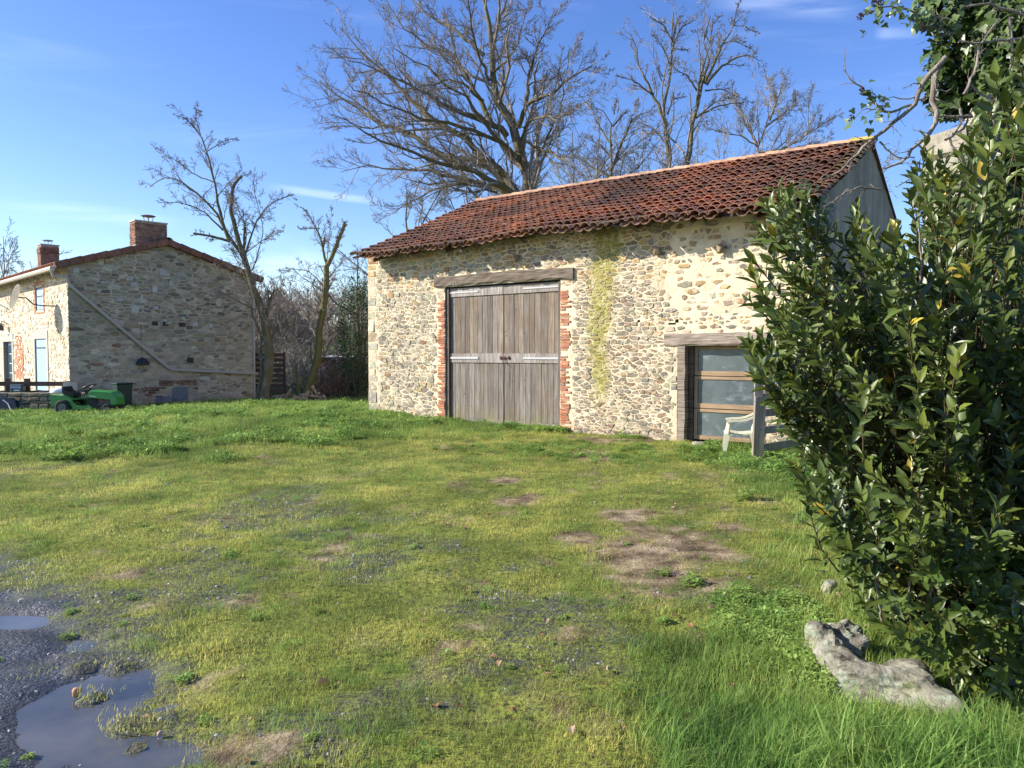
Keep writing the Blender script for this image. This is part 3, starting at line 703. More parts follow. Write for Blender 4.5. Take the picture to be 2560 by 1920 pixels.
# frame posts and the two door leaves
for u0, u1 in ((2.625, 2.70), (5.76, 5.825)):
    b = B(); b.cur = (.7, .66, .62); b.prism([(u0, 0), (u1, 0), (u1, 3.17), (u0, 3.17)], (O[0], O[1], 0), (*T, 0), (0, 0, 1), (*N, 0), -.03, -.16); b.obj('door_post', MAT_DOORWOOD, barn)
iron = simple('rusty_iron', (.10, .045, .03), .8, .3, 40); zinc = simple('pale_strap', (.46, .46, .45), .5, .15, 15, .4)
def bprism(b, u0, v0, u1, v1, d0, d1, j=0): 
    q = lambda: random.uniform(-j, j)
    return b.prism([(u0+q(), v0+q()), (u1+q(), v0+q()), (u1+q(), v1+q()), (u0+q(), v1+q())], (O[0], O[1], 0), (*T, 0), (0, 0, 1), (*N, 0), d1, d0)
for li, (u0, u1) in enumerate(((2.705, 4.262), (4.285, 5.755))):
    b = B(); b.cur = (.12, .11, .1); bprism(b, u0+.02, .06, u1-.02, 3.1, -.14, -.125); leaf = b.obj('door_leaf', MAT_DOORWOOD, barn)  # backing sheet coloured near black for the shadow in the plank gaps
    for v0, v1 in ((.17, 1.47), (1.66, 3.0)):
        u = u0; n = 11 - li
        ws_ = rb.uniform(.8, 1.2, n); ws_ = ws_/ws_.sum()*(u1-u0)
        for k in range(n):
            b = B(); t = rb.uniform(.66, 1.12); warm = rb.uniform(0, .28)*(1 if v0 > 1 else .4); b.cur = (t*(1+warm*.6), t*(1+warm*.1), t*(1-warm*.6))
            bprism(b, u+.0045, v0+rb.uniform(-.01, .01), u+ws_[k]-.0045, v1, -.124, -.100+rb.uniform(-.004, .004), .001); u += ws_[k]
            b.obj('plank', MAT_DOORWOOD, leaf)
    for v0, v1, d in ((.03, .17, -.085), (1.455, 1.665, -.075), (2.97, 3.165, -.072)):
        b = B(); t = rb.uniform(1.35, 1.55)*(1 if v1 > .3 else .75); b.cur = (t, t*1.01, t*1.03); bprism(b, u0, v0, u1, v1, -.124, d, .003); b.obj('rail', MAT_DOORWOOD, leaf)
    s0, s1 = ((u0, u0+.86), (u1-.93, u1))[li]
    for v in (1.56, 3.06):
        b = B(); bprism(b, s0, v-.022+(.01 if v > 2 else 0), s1, v+.022, -.074, -.058, .002); b.obj('strap_hinge', zinc, leaf)
    if li: b = B(); bprism(b, u1-.75, .035, u1-.15, .075, -.084, -.070); b.obj('bottom_strip', zinc, leaf)
b = B(); b.tube([W3(O, T, N, 4.2, 1.565, -.05), W3(O, T, N, 4.46, 1.565, -.05)], .012, 6); b.tube([W3(O, T, N, 4.33, 1.56, -.045), W3(O, T, N, 4.36, 1.45, -.05), W3(O, T, N, 4.42, 1.40, -.05)], .008, 5)
for u in (4.21, 4.30, 4.44): bprism(b, u-.02, 1.53, u+.02, 1.60, -.072, -.052)
b.obj('door_bolt', iron, barn)
# low door with three glazed sashes
beam('window_lintel', barn, 8.2, 10.4, 1.80, 2.03, -.25, .045, .01, col=(1.5, 1.45, 1.4))
b = beam('window_post', barn, 0, 0, 0, 0, 0, 0) if False else None
def post(name, u0, u1, v1, d0, d1, c, par=None, mat=MAT_BEAM):
    b = B(); b.cur = c; n = 8
    for i in range(n):
        za, zb = v1*i/n, v1*(i+1)/n
    pts = []
    V, Fs = [], []
    for i in range(n+1):
        z = v1*i/n; j = [random.uniform(-.01, .01) for _ in range(4)]
        V += [tuple(W3(O, T, N, u0+j[0], z, d1)), tuple(W3(O, T, N, u1+j[1], z, d1)), tuple(W3(O, T, N, u1+j[1], z, d0)), tuple(W3(O, T, N, u0+j[0], z, d0))]
    for i in range(n):
        for k in range(4): Fs.append((i*4+k, i*4+(k+1) % 4, (i+1)*4+(k+1) % 4, (i+1)*4+k))
    Fs.append((n*4, n*4+1, n*4+2, n*4+3))
    return add(name, V, Fs, mat, par or barn, col=np.tile(c, (len(V), 1)))
post('jamb', 8.47, 8.62, 1.8, -.2, .02, (1.35, 1.3, 1.25)); post('jamb', 8.632, 8.72, 1.79, -.25, -.13, (.55, .5, .45)); post('jamb', 10.02, 10.12, 1.8, -.2, .02, (1.1, 1.05, 1))
mg = M('dusty_glass', .18, .5); dn = mg.noise(1.2, 7, mg.pos((2.2, 2.2, 3)), .72, .5); cob = mg.ramp(dn, [(.54, 0), (.66, .45)])
mg.color(mg.mix(cob, mg.ramp(mg.noise(.9, 3), [(.3, (.045, .065, .075)), (.7, (.12, .15, .15))]), (.36, .40, .38, 1))); mg.put(mg.b.inputs['Roughness'], mg.ramp(dn, [(.4, .12), (.7, .55)]))
inner = B(); inner.cur = (.3, .3, .3)
for i, (v0, v1) in enumerate(((.06, .63), (.645, 1.235), (1.25, 1.79))):
    u0, u1, dd = 8.73, 10.02, -.16-.005*i; b = B(); b.cur = (1, 1, 1); fw = .065; fb = .085 if i else .075
    bprism(b, u0, v0, u0+fw, v1, dd-.04, dd); bprism(b, u1-fw, v0, u1, v1, dd-.04, dd); bprism(b, u0+fw, v0, u1-fw, v0+fb, dd-.04, dd-.001); bprism(b, u0+fw, v1-.055, u1-fw, v1, dd-.04, dd-.001)
    fr = b.obj('window', MAT_FRAME, barn); b = B(); bprism(b, u0+fw, v0+fb, u1-fw, v1-.055, dd-.03, dd-.022); b.obj('pane', mg.m, fr)
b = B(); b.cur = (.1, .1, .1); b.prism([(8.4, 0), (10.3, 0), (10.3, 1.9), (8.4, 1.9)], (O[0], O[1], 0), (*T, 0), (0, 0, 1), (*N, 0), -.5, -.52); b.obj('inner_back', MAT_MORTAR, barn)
# other walls: grey gable on the right, left and back walls
GD = np.array([.602, .798]); DEP = 7.9
def gtop(u): return WT - .03 + 1.80*(1-np.abs(u-DEP/2)/(DEP/2))
OR = O+T*UL; ORn = T
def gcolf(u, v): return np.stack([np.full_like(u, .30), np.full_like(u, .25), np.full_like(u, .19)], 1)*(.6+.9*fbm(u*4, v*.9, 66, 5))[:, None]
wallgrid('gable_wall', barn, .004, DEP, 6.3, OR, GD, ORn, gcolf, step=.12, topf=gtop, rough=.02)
OLw = O+GD*0; wallgrid('gable_wall', barn, .004, DEP, 6.3, O, GD, -T, lambda u, v: bmortar(u, v)*.9, step=.25, topf=gtop)
wallgrid('back_wall', barn, 0, UL, WT, O+GD*DEP, T, -N, lambda u, v: bmortar(u, v), step=.4)
# ---- roof
ext = .46
EL = np.array([*(O+T*.14+N*ext), 4.06]); ER = np.array([*(O+T*(UL+.12)+N*ext), 4.10])
RL = np.array([-1.0, 22.3, 6.03]); RRp = np.array([*(OR+T*.08+GD*DEP/2), 6.03])
def rp(a, b_, up=0.0):                                    # a along the eave, b up the slope
    e = EL+(ER-EL)*a; r = RL+(RRp-RL)*a; p = e+(r-e)*b_
    sag = -.05*math.sin(math.pi*b_)*(.6+.6*math.sin(a*7+1))-.035*math.sin(a*9.0)*(1-b_)-.02*math.sin(a*23)*(1-b_)
    return Vector((p[0], p[1], p[2]+sag+up))
b = B(); na_, nb_ = 40, 12
for j in range(nb_+1):
    for i in range(na_+1): b.v.append(tuple(rp(i/na_, j/nb_+.004, -.03))); b.c.append((.10, .07, .05))
for j in range(nb_):
    for i in range(na_): b.f.append((j*(na_+1)+i, j*(na_+1)+i+1, (j+1)*(na_+1)+i+1, (j+1)*(na_+1)+i))
k = len(b.v); back = [(*(O+T*.05+GD*(DEP+.1)), 4.2), (*(OR+T*.03+GD*(DEP+.1)), 4.2)]
b.cur = (.2, .09, .06); b.raw([RL-np.array([0, 0, .02]), RRp-np.array([0, 0, .02]), back[1], back[0]], [(0, 1, 2, 3)])
roof = b.obj('roof', MAT_TILE, barn)
rt = np.random.default_rng(21); NC, NR = 54, 17
def tile_geo(p0, p1, side, nrm, r0, r1, seg, conv, th=.014):
    """one half-round tile from p0 (lower end) to p1 (upper end)"""
    V, Fs = [], []; p0, p1 = Vector(p0), Vector(p1)
    for p, r in ((p0, r0), (p1, r1)):
        for rr in (r, r-th):
            for k in range(seg+1):
                q = math.pi*(.04+.92*k/seg); V.append(p + side*(math.cos(q)*rr) + nrm*((math.sin(q)*rr*.82) if conv else (.06-math.sin(q)*rr*.75)))
    n = seg+1
    for k in range(seg):
        Fs += [(k, k+1, 2*n+k+1, 2*n+k), (n+k, 3*n+k, 3*n+k+1, n+k+1), (k, n+k, n+k+1, k+1)]
    Fs += [(0, 2*n, 3*n, n), (seg, n+seg, 3*n+seg, 2*n+seg)]
    return np.array([tuple(v) for v in V]), Fs
PT = [(3, (.18, .095, .068)), (3, (.24, .12, .078)), (1.8, (.33, .155, .09)), (1.5, (.13, .085, .07)), (1.5, (.25, .18, .13)), (.8, (.42, .20, .11))]
tiles = []
for c in range(NC+1):
    for r in range(NR):
        for conv in (1, 0):
            if not conv and c == NC: continue
            a = (c+(.5 if not conv else 0))/NC + rt.normal(0, .0011); b0 = r/NR - (.012 if r else .02+rt.uniform(-.004, .022)); b1 = b0+1.32/NR; b1 = min(b1, 1.0)
            if r == 0 and not conv and rt.uniform() < .06: continue
            dr = rt.normal(0, .0018); p0, p1 = rp(a, b0), rp(a+dr, b1)
            ax_ = (p1-p0).normalized(); sd = (rp(min(a+.01, 1), b0)-rp(a-.01, b0)).normalized(); sd = (sd-ax_*sd.dot(ax_)).normalized(); nr = sd.cross(ax_)
            nr = nr if nr.z > 0 else -nr; up = .028+abs(rt.normal(0, .012)); rot = rt.normal(0, .09); sd2 = sd*math.cos(rot)+nr*math.sin(rot)
            if conv: V, Fs = tile_geo(p0+nr*(up+.028), p1+nr*(.012), sd2, nr, rt.uniform(.090, .104), .078, 6, True)
            else: V, Fs = tile_geo(p0+nr*(.005), p1-nr*.015, sd2, nr, .10, .086, 4, False)
            col = pick(PT, rt)*(1.08 if conv else .95)
            zc = float(sstep(fbm(np.array([a*11]), np.array([r*.33]), 78)[0], .32, .68)); col = col*.45+.55*((1-zc)*np.array([.17, .10, .078])+zc*np.array([.40, .18, .10]))*(1 if conv else .9)
            zone = fbm(np.array([a*9]), np.array([r/NR*5]), 77)[0]
            if zone > .55: col = col*np.array([1.3, 1.15, 1.05])
            if zone < .42: col = col*np.array([.80, .84, .88])
            if c >= NC-1: col = col*.5+np.array([.20, .17, .07])*.5 if rt.uniform() < .7 else col
            if r == 0: col = col*.6+np.array([.26, .2, .13])*.4
            d = (p0-Vector((0, 0, EYE))).length; tiles.append(((1 if conv else .4)/d**2*(3 if r == 0 else 1), V, Fs, col))
for k in range(24):                                       # ridge tiles, lying end over end
    a0, a1 = (k-.02)/24, (k+1.1)/24; p0, p1 = rp(a0, 1, .045+rt.normal(0, .004)), rp(min(a1, 1.02), 1, .03)
    ax_ = (p1-p0).normalized(); sd = Vector((*N, 0)); V, Fs = tile_geo(p0, p1, sd, Vector((0, 0, 1)), .13, .115, 6, True)
    col = np.array([.50, .30, .19])*rt.uniform(.8, 1.15)
    if k > 22: col = np.array([.48, .37, .10])
    d = (p0-Vector((0, 0, EYE))).length; tiles.append((2.2/d**2, V, Fs, col))
tiles.sort(key=lambda q: -q[0]); b = B()
for i, (_, V, Fs, c) in enumerate(tiles):
    if i < 300: add('tile', V, Fs, MAT_TILE, roof, col=np.tile(c, (len(V), 1)))
    else: b.cur = tuple(c); b.raw([tuple(p) for p in V], Fs)
b.obj('roof_tiles', MAT_TILE, roof, kind='stuff')
for k, a in enumerate((.045, .16, .26, .30, .45, .59, .70, .80, .91)):
    b = B(); b.cur = (1.5, 1.45, 1.35) if k % 2 else (.7, .6, .5); p = rp(a, .02, -.13); q = rp(a, .17, -.13); b.tube([p, q], .05, 4); b.obj('rafter_end', MAT_BEAM, barn)
b = B(); b.cur = (.6, .55, .5); b.tube([rp(.0, .035, -.065), rp(.25, .035, -.065), rp(.5, .035, -.065), rp(.75, .035, -.065), rp(1, .035, -.065)], .028, 4); b.obj('eave_batten', MAT_BEAM, barn)
for u, v in ((4.72, 3.72), (9.3, 3.55), (8.05, 3.6)):     # stones that stick out below the eave
    b = B(); b.cur = (.30, .22, .14); b.box(W3(O, T, N, u, v, .08), (.10, .10, .16), wob=.02, bev=.02); b.obj('bracket_stone', MAT_STONE, barn)

# ================================================================== HOUSE
HO = np.array([-13.1, 22.5]); HG = np.array([.71, .704]); HGN = np.array([.704, -.71]); HF = np.array([-.707, .707]); HFN = np.array([-.707, -.707])
house = empty('stone_house', (-14.5, 26, 0), 'long two storey stone house with blue shutters, its gable end in shade', 'house')
rh = np.random.default_rng(31); GW = 5.72; HE = 4.28; HR = 5.16; HL = 15.0
def htop(u): return HE+(HR-HE)*(1-np.abs(u-GW/2)/(GW/2))
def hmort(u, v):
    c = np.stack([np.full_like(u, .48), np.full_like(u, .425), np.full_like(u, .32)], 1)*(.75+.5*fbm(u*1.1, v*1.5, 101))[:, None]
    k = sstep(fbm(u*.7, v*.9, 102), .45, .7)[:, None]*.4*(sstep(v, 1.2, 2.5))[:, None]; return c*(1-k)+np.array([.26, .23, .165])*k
s_ = (HR-HE)/(GW/2); q_ = math.hypot(s_, 1)
hp = [((-s_/q_, 1/q_), (0, HE)), ((s_/q_, 1/q_), (GW, HE))]
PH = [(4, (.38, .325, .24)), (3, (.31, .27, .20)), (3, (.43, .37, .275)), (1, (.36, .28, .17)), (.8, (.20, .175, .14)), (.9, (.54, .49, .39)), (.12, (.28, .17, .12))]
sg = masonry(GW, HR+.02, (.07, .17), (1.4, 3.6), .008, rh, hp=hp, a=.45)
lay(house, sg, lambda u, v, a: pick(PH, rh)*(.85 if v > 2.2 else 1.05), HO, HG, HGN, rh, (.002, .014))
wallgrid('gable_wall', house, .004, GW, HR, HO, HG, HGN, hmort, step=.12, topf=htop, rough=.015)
DB = (2.41, 0, 3.74, 2.14); DL = (6.9, 0, 8.17, 2.1); WU = (2.66, 3.07, 3.54, 3.8); BP = (5.3, .75, 6.4, 2.3); HLN = (2.2, 2.14, 3.92, 2.42)
hh = [(2.2, 0, 3.95, 2.42), (6.7, 0, 8.4, 2.35), (2.48, 2.95, 3.76, 3.98), BP]
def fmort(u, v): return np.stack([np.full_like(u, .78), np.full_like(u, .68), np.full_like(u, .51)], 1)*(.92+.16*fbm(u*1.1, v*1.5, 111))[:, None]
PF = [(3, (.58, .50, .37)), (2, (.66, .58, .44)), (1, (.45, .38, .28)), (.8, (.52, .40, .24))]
b_ = B(); sf = masonry(HL*.75, HE, (.09, .16), (1.6, 3.0), .014, rh, hh)
for poly, cx, cy, ar in sf:
    V, Fs = stone_mesh(poly, cx, cy, rh, HO, HF, HFN, rh.uniform(.003, .014)); b_.cur = tuple(pick(PF, rh)); b_.raw([tuple(p) for p in V], Fs)
b_.obj('front_stones', MAT_STONE, house, kind='stuff')
wallgrid('front_wall', house, 0.004, HL, HE, HO, HF, HFN, fmort, [DB, DL, WU], step=.15, thick=.3, rough=.012)
wallgrid('back_wall', house, 0, HL, HE, HO+HG*GW, HF, HG, fmort, step=.5)
def fprism(b, u0, v0, u1, v1, d0, d1): return b.prism([(u0, v0), (u1, v0), (u1, v1), (u0, v1)], (HO[0], HO[1], 0), (*HF, 0), (0, 0, 1), (*HFN, 0), d1, d0)
granite = simple('granite', (.46, .42, .37), .9, .2, 12); white = simple('white_paint', (.78, .78, .76), .5, .06)
blue = simple('blue_shutter_paint', (.34, .52, .68), .55, .08, 8); darkm = simple('dark_metal', (.03, .03, .035), .5, .1)
for (u0, v0, u1, v1) in ((2.2, 2.14, 3.92, 2.42), (2.2, 0, 2.40, 2.135), (3.75, 0, 3.92, 2.135), (6.7, 2.1, 8.4, 2.38), (6.7, 0, 6.89, 2.095), (8.18, 0, 8.38, 2.095)):
    b = B(); fprism(b, u0, v0, u1, v1, -.1, .025); b.obj('door_surround', granite, house)
for u0, u1 in ((2.42, 3.07), (3.08, 3.73)):
    b = B(); fprism(b, u0, .03, u1, 2.13, -.06, -.02); sh = b.obj('shutter', blue, house)
    for v in (.45, 1.85): b = B(); fprism(b, u0+.02, v-.02, u1-.06, v+.02, -.019, -.010); b.obj('strap_hinge', darkm, sh)
for u0, u1 in ((2.68, 3.09), (3.11, 3.52)):
    b = B(); fprism(b, u0, 3.09, u1, 3.78, -.06, -.02); sh = b.obj('shutter', blue, house)
    b = B(); fprism(b, u0+.02, 3.5, u1-.02, 3.53, -.019, -.011); b.obj('strap_hinge', darkm, sh)
hg = M('door_glass', .1, .5); hg.color((.10, .13, .15, 1))
b = B(); [fprism(b, *q, -.16, -.12) for q in ((6.92, 0, 7.02, 2.08), (8.05, 0, 8.15, 2.08), (7.02, 1.98, 8.05, 2.08), (7.02, 0, 8.05, .25), (7.5, .25, 7.57, 1.98))]; dr_ = b.obj('glazed_door', simple('pale_blue_paint', (.45, .55, .62), .5, .05), house)
b = B(); fprism(b, 7.02, .25, 8.05, 1.98, -.15, -.14); b.obj('pane', hg.m, dr_)
b = B()
for v in (.6, .95, 1.3, 1.65): fprism(b, 7.02, v-.012, 8.05, v+.012, -.139, -.13)
b.obj('glazing_bar', white, dr_)
def brickfield(par, u0, v0, u1, v1, hole=None, prob=0, lenb=.2, h=.065, OO=HO, TT=HF, NN=HFN, dz=.018, pal=None, r_=rh):
    v = v0; k = 0
    while v+h <= v1+.01:
        u = u0-(lenb/2 if k % 2 else 0)
        while u < u1:
            a, b_ = max(u, u0), min(u+lenb, u1); u += lenb
            if b_-a < .04 or r_.uniform() < prob: continue
            if hole and a < hole[2] and b_ > hole[0] and v < hole[3] and v+h > hole[1]:
                if b_ > hole[2] and a < hole[2]: a = hole[2]
                elif a < hole[0] and b_ > hole[0]: b_ = hole[0]
                else: continue
            if b_-a < .03: continue
            V, Fs = stone_mesh([(a+.005, v+.005), (b_-.005, v+.005), (b_-.005, v+h-.005), (a+.005, v+h-.005)], (a+b_)/2, v+h/2, r_, OO, TT, NN, dz*r_.uniform(.8, 1.2), False)
            c = pick(pal or [(3, (.50, .22, .12)), (1, (.58, .33, .22))], r_)
            add('brick', V, Fs, MAT_BRICK, par, col=np.tile(c, (len(V), 1)))
        v += h; k += 1
brickfield(house, 2.48, 2.95, 3.76, 4.0, (2.66, 3.07, 3.54, 3.8)); brickfield(house, 5.3, .75, 6.4, 2.3, None, .25)
rg = np.random.default_rng(77)
brickfield(house, 2.55, .62, 3.75, .85, None, .2, .22, .06, HO, HG, HGN, .03, [(2, (.26, .11, .08)), (1, (.16, .10, .08))], rg)
brickfield(house, 2.0, .25, 2.75, .62, None, .35, .22, .07, HO, HG, HGN, .03, [(2, (.2, .09, .07)), (1, (.12, .09, .08))], rg)
mbs = simple('blue_stone_block', (.16, .18, .20), .85, .3, 6)
for u0, v0, u1, v1 in ((2.95, .12, 3.45, .58), (2.45, .02, 2.9, .30), (3.2, 3.75-.9, 3.45, 2.95)):
    b = B(); b.prism([(u0, v0), (u1, v0+.02), (u1-.03, v1), (u0+.02, v1-.02)], (HO[0], HO[1], 0), (*HG, 0), (0, 0, 1), (*HGN, 0), .035, -.01); b.obj('stone_block', mbs, house)
for u, v, w_, h in ((3.55, 1.45, .2, .17), (2.45, 2.62, .17, .13), (2.78, 2.62, .17, .13), (3.3, 2.6, .2, .12)):
    b = B(); b.prism([(u-w_/2, v-h/2), (u+w_/2, v-h/2), (u+w_/2, v+h/2), (u-w_/2, v+h/2)], (HO[0], HO[1], 0), (*HG, 0), (0, 0, 1), (*HGN, 0), .026, -.01); b.obj('wall_vent', simple('dark_vent', (.05, .048, .045), .9), house)  # flat near-black plates for the vents
# pale larger stones set in the gable
for px, py, w_, h in ((905, 600, .26, .14), (935, 640, .24, .16), (1078, 670, .19, .2), (835, 745, .22, .12), (990, 755, .18, .12), (940, 810, .24, .24), (1140, 560, .26, .2), (1350, 918, .19, .13), (1460, 925, .15, .14), (1190, 630, .17, .16), (800, 890, .2, .12), (1170, 905, .2, .1), (735, 625, .25, .09), (540, 540, .2, .16), (1085, 800, .2, .13), (1260, 575, .25, .14)):
    X2 = (px/2.764)/K; Y2 = (py/2.764+480)/K; k_ = (X2*K-1280)/F; u = (22.5*k_+13.1)/(.71-.704*k_); Yd = 22.5+.704*u; v = W(X2, Y2, Yd).z
    if 0 < u < GW and v < htop(np.array([u]))[0]-.1:
        V, Fs = stone_mesh([(u-w_/2, v-h/2), (u+w_/2, v-h/2+.01), (u+w_/2-.02, v+h/2), (u-w_/2+.02, v+h/2-.01)], u, v, rh, HO, HG, HGN, .034)
        add('pale_stone', V, Fs, MAT_STONE, house, col=np.tile(np.array([.46, .44, .40])*rh.uniform(.85, 1.15), (len(V), 1)))
# roof of the house
oh = .34
def hroof(u, s, up=0):                                    # u across the gable, s along the house
    z = HE+(HR-HE)*(1-abs(u-GW/2)/(GW/2)); p = HO+HG*u+HF*s; return Vector((p[0], p[1], z+up))
for u0, u1 in ((-oh, GW/2), (GW/2, GW+oh)):
    b = B(); b.cur = (.33, .14, .08); P4 = [hroof(u0, -.06, .04), hroof(u1, -.06, .04), hroof(u1, HL, .04), hroof(u0, HL, .04)]
    b.raw(P4+[p+Vector((0, 0, .06)) for p in P4], [(0, 1, 2, 3), (7, 6, 5, 4), (0, 4, 5, 1), (1, 5, 6, 2), (2, 6, 7, 3), (3, 7, 4, 0)])
    hrf = b.obj('roof', MAT_TILE, house)
    if u0 < 0:                                            # the row of tile ends along the eave
        for i in range(64):
            s0 = .15+i*.2; p0 = hroof(-oh-.05, s0, .085); p1 = hroof(.55, s0, .085); ax_ = (p1-p0).normalized(); sd = Vector((*HF, 0)); nr = ax_.cross(sd); nr = nr if nr.z > 0 else -nr
            V, Fs = tile_geo(p0, p1, sd, nr, .085, .075, 5, True); add('tile', V, Fs, MAT_TILE, hrf, col=np.tile(np.array([.42, .19, .11])*rh.uniform(.8, 1.15), (len(V), 1)))
    n = 9
    for i in range(n):                                    # verge tiles over the gable edge
        a0, a1 = u0+(u1-u0)*i/n, u0+(u1-u0)*(i+1)/n; c = (hroof(a0, -.10)+hroof(a1, -.10))/2; ax_ = (hroof(a1, 0)-hroof(a0, 0)); L_ = ax_.length+.02
        dx = ax_.normalized(); dy = Vector((*HF, 0)); dz = dx.cross(dy); dz = dz if dz.z > 0 else -dz; rot = Matrix((dx, dy, dz)).transposed()
        rot = rot @ Matrix.Rotation(-.05 if u0 < 0 else .05, 3, 'Y'); b = B(); b.cur = tuple(np.array([.21, .10, .07])*rh.uniform(.85, 1.15)); b.box(c+Vector((0, 0, .06+.006*(i % 2))), (L_, .2, .2), rot, bev=.025); b.obj('verge_tile', MAT_TILE, house)
p0 = hroof(GW/2, -.2, .10); p1 = hroof(GW/2, HL, .10); V, Fs = tile_geo(p0, p1, Vector((*HG, 0)), Vector((0, 0, 1)), .13, .13, 6, True); add('ridge_cap', V, Fs, MAT_TILE, house, col=np.tile((.22, .10, .07), (len(V), 1)))
gut = simple('cream_gutter', (.55, .50, .40), .5, .06); b = B(); b.tube([hroof(-oh-.07, -.1, -.02), hroof(-oh-.07, HL*.8, -.02)], .075, 8); b.obj('gutter', gut, house)
b = B(); P8 = [hroof(-oh+.02, -.05, -.02), hroof(-.01, -.05, -.02), hroof(-.01, HL, -.02), hroof(-oh+.02, HL, -.02)]; b.raw(P8, [(0, 1, 2, 3)]); b.obj('soffit', simple('cream_soffit', (.5, .42, .3), .9), house)
pipe = simple('grey_beige_pipe', (.44, .39, .33), .5, .08)
def hg3(u, v, d=.07): return W3(HO, HG, HGN, u, v, d)
b = B(); pth = [hroof(-oh-.07, .02, -.08), hroof(-oh-.03, .0, -.25), hg3(-.05, 3.93, .10), hg3(-.01, 3.80, .09), hg3(.03, 3.68, .07), hg3(2.82, 1.20), hg3(2.95, 1.14), hg3(GW+.1, .96)]
b.tube(pth, .048, 8); b.obj('downpipe', pipe, house)
for u, v in ((1.35, 2.5), (.06, 3.66), (2.1, 1.84)):
    b = B(); d = (hg3(2.82, 1.2)-hg3(.03, 3.68)).normalized(); c = hg3(.03, 3.68)+d*((hg3(u, v)-hg3(.03, 3.68)).dot(d)); b.tube([c-d*.05, c+d*.05], .06, 8); b.obj('pipe_collar', pipe, house)
b = B(); b.tube([hg3(GW+.03, 0, .02), hg3(GW+.03, 4.0, .02), hg3(GW+.12, 4.2, .02)], .045, 6); b.obj('downpipe', pipe, house)
# chimneys on the house
cap_m = simple('rusty_cowl', (.15, .09, .07), .6, .3, 10); zc = simple('zinc_cowl', (.16, .19, .23), .4, .1)
def chimney(u, s, w_, l_, z0, z1, pal, cm, taper=False):
    c = HO+HG*u+HF*s; b = B(); b.cur = (.36, .32, .27); b.prism([(-w_/2+.012, -l_/2+.012), (w_/2-.012, -l_/2+.012), (w_/2-.012, l_/2-.012), (-w_/2+.012, l_/2-.012)], (c[0], c[1], z0), (*HG, 0), (*HF, 0), (0, 0, 1), z1-z0+.02)
    ch = b.obj('chimney', MAT_MORTAR, house)
    for OO, TT, NN, ln in ((c-HG*w_/2-HF*l_/2, HG, -HF, w_), (c-HG*w_/2+HF*l_/2, -HF, -HG, l_)):
        v = z0+(.25 if not taper else 0); k = 0
        while v+.062 <= z1:
            u_ = -.11 if k % 2 else 0
            while u_ < ln:
                a, b_ = max(u_, 0), min(u_+.22, ln); u_ += .22
                if b_-a < .03: continue
                OO3 = (OO[0], OO[1], 0); V, Fs = stone_mesh([(a+.004, v+.006), (b_-.004, v+.006), (b_-.004, v+.056), (a+.004, v+.056)], (a+b_)/2, v+.031, rh, OO3, TT, NN, .005+(.03 if taper and z1-v < .42 and z1-v > .15 else 0), False)
                add('brick', V, Fs, MAT_BRICK, ch, col=np.tile(pick(pal, rh), (len(V), 1)))
            v += .062; k += 1
    b = B(); b.cur = (.5, .45, .4); b.prism([(-w_/2-.02, -l_/2-.02), (w_/2+.02, -l_/2-.02), (w_/2+.02, l_/2+.02), (-w_/2-.02, l_/2+.02)], (c[0], c[1], z1+.02), (*HG, 0), (*HF, 0), (0, 0, 1), .04); b.obj('chimney_cap', granite, ch)
    b = B(); t = Vector((c[0], c[1], z1+.05))
    for k in range(4):
        q = k*math.pi/2+.5; e = Vector((math.cos(q), math.sin(q), 0)); b.tube([t+e*.09, t+e*.15+Vector((0, 0, .18))], .011, 4)
    b.ball(t+Vector((0, 0, .2)), (.23, .23, .035), 12, 4); b.obj('cowl', cm, ch)
pb_ = [(3, (.22, .11, .08)), (2, (.28, .15, .10)), (1, (.16, .10, .08))]
chimney(2.45, .38, .98, .5, 4.85, 5.80, pb_, cap_m); chimney(2.85, 13.6, .72, .6, 4.6, 6.45, pb_, zc, True)
# lantern over the left door
b = B(); c = W3(HO, HF, HFN, 7.5, 2.6, .22); b.tube([W3(HO, HF, HFN, 7.5, 2.75, 0), W3(HO, HF, HFN, 7.5, 2.85, .2), c+Vector((0, 0, .1))], .015, 5); b.box(c, (.14, .14, .2), taper=.7); b.box(c+Vector((0, 0, .14)), (.2, .2, .05), taper=.3)
b.obj('door_lantern', darkm, house)
# ================================================================== SMALL THINGS BY THE HOUSE
# satellite dish
wd = simple('dish_white', (.72, .73, .74), .45, .04)
dc = W3(HO, HF, HFN, 1.9, 3.40, .95); dish = empty('satellite_dish', W3(HO, HF, HFN, 1.35, 3.0, 0), 'white satellite dish on a bent arm fixed to the sunlit house front', 'satellite dish')
aim = Vector((-.9, -.30, .28)).normalized(); sx = aim.cross(Vector((0, 0, 1))).normalized(); sy = sx.cross(aim)
b = B(); vs = [tuple(dc-aim*.08)]; n = 20
for j in range(1, 5):
    for k in range(n): q = 2*math.pi*k/n; r = j/4; vs.append(tuple(dc+sx*math.cos(q)*.34*r+sy*math.sin(q)*.39*r-aim*.08*(1-r*r)))
fs = [(0, 1+k, 1+(k+1) % n) for k in range(n)]+[(1+(j-1)*n+k, 1+j*n+k, 1+j*n+(k+1) % n, 1+(j-1)*n+(k+1) % n) for j in range(1, 4) for k in range(n)]
m0 = len(vs); vs += [tuple(Vector(v)-aim*.012) for v in vs]; fs += [tuple(i+m0 for i in f[::-1]) for f in fs]+[(1+3*n+k, 1+3*n+(k+1) % n, m0+1+3*n+(k+1) % n, m0+1+3*n+k) for k in range(n)]
b.raw(vs, fs); b.obj('dish', wd, dish, smooth=True)
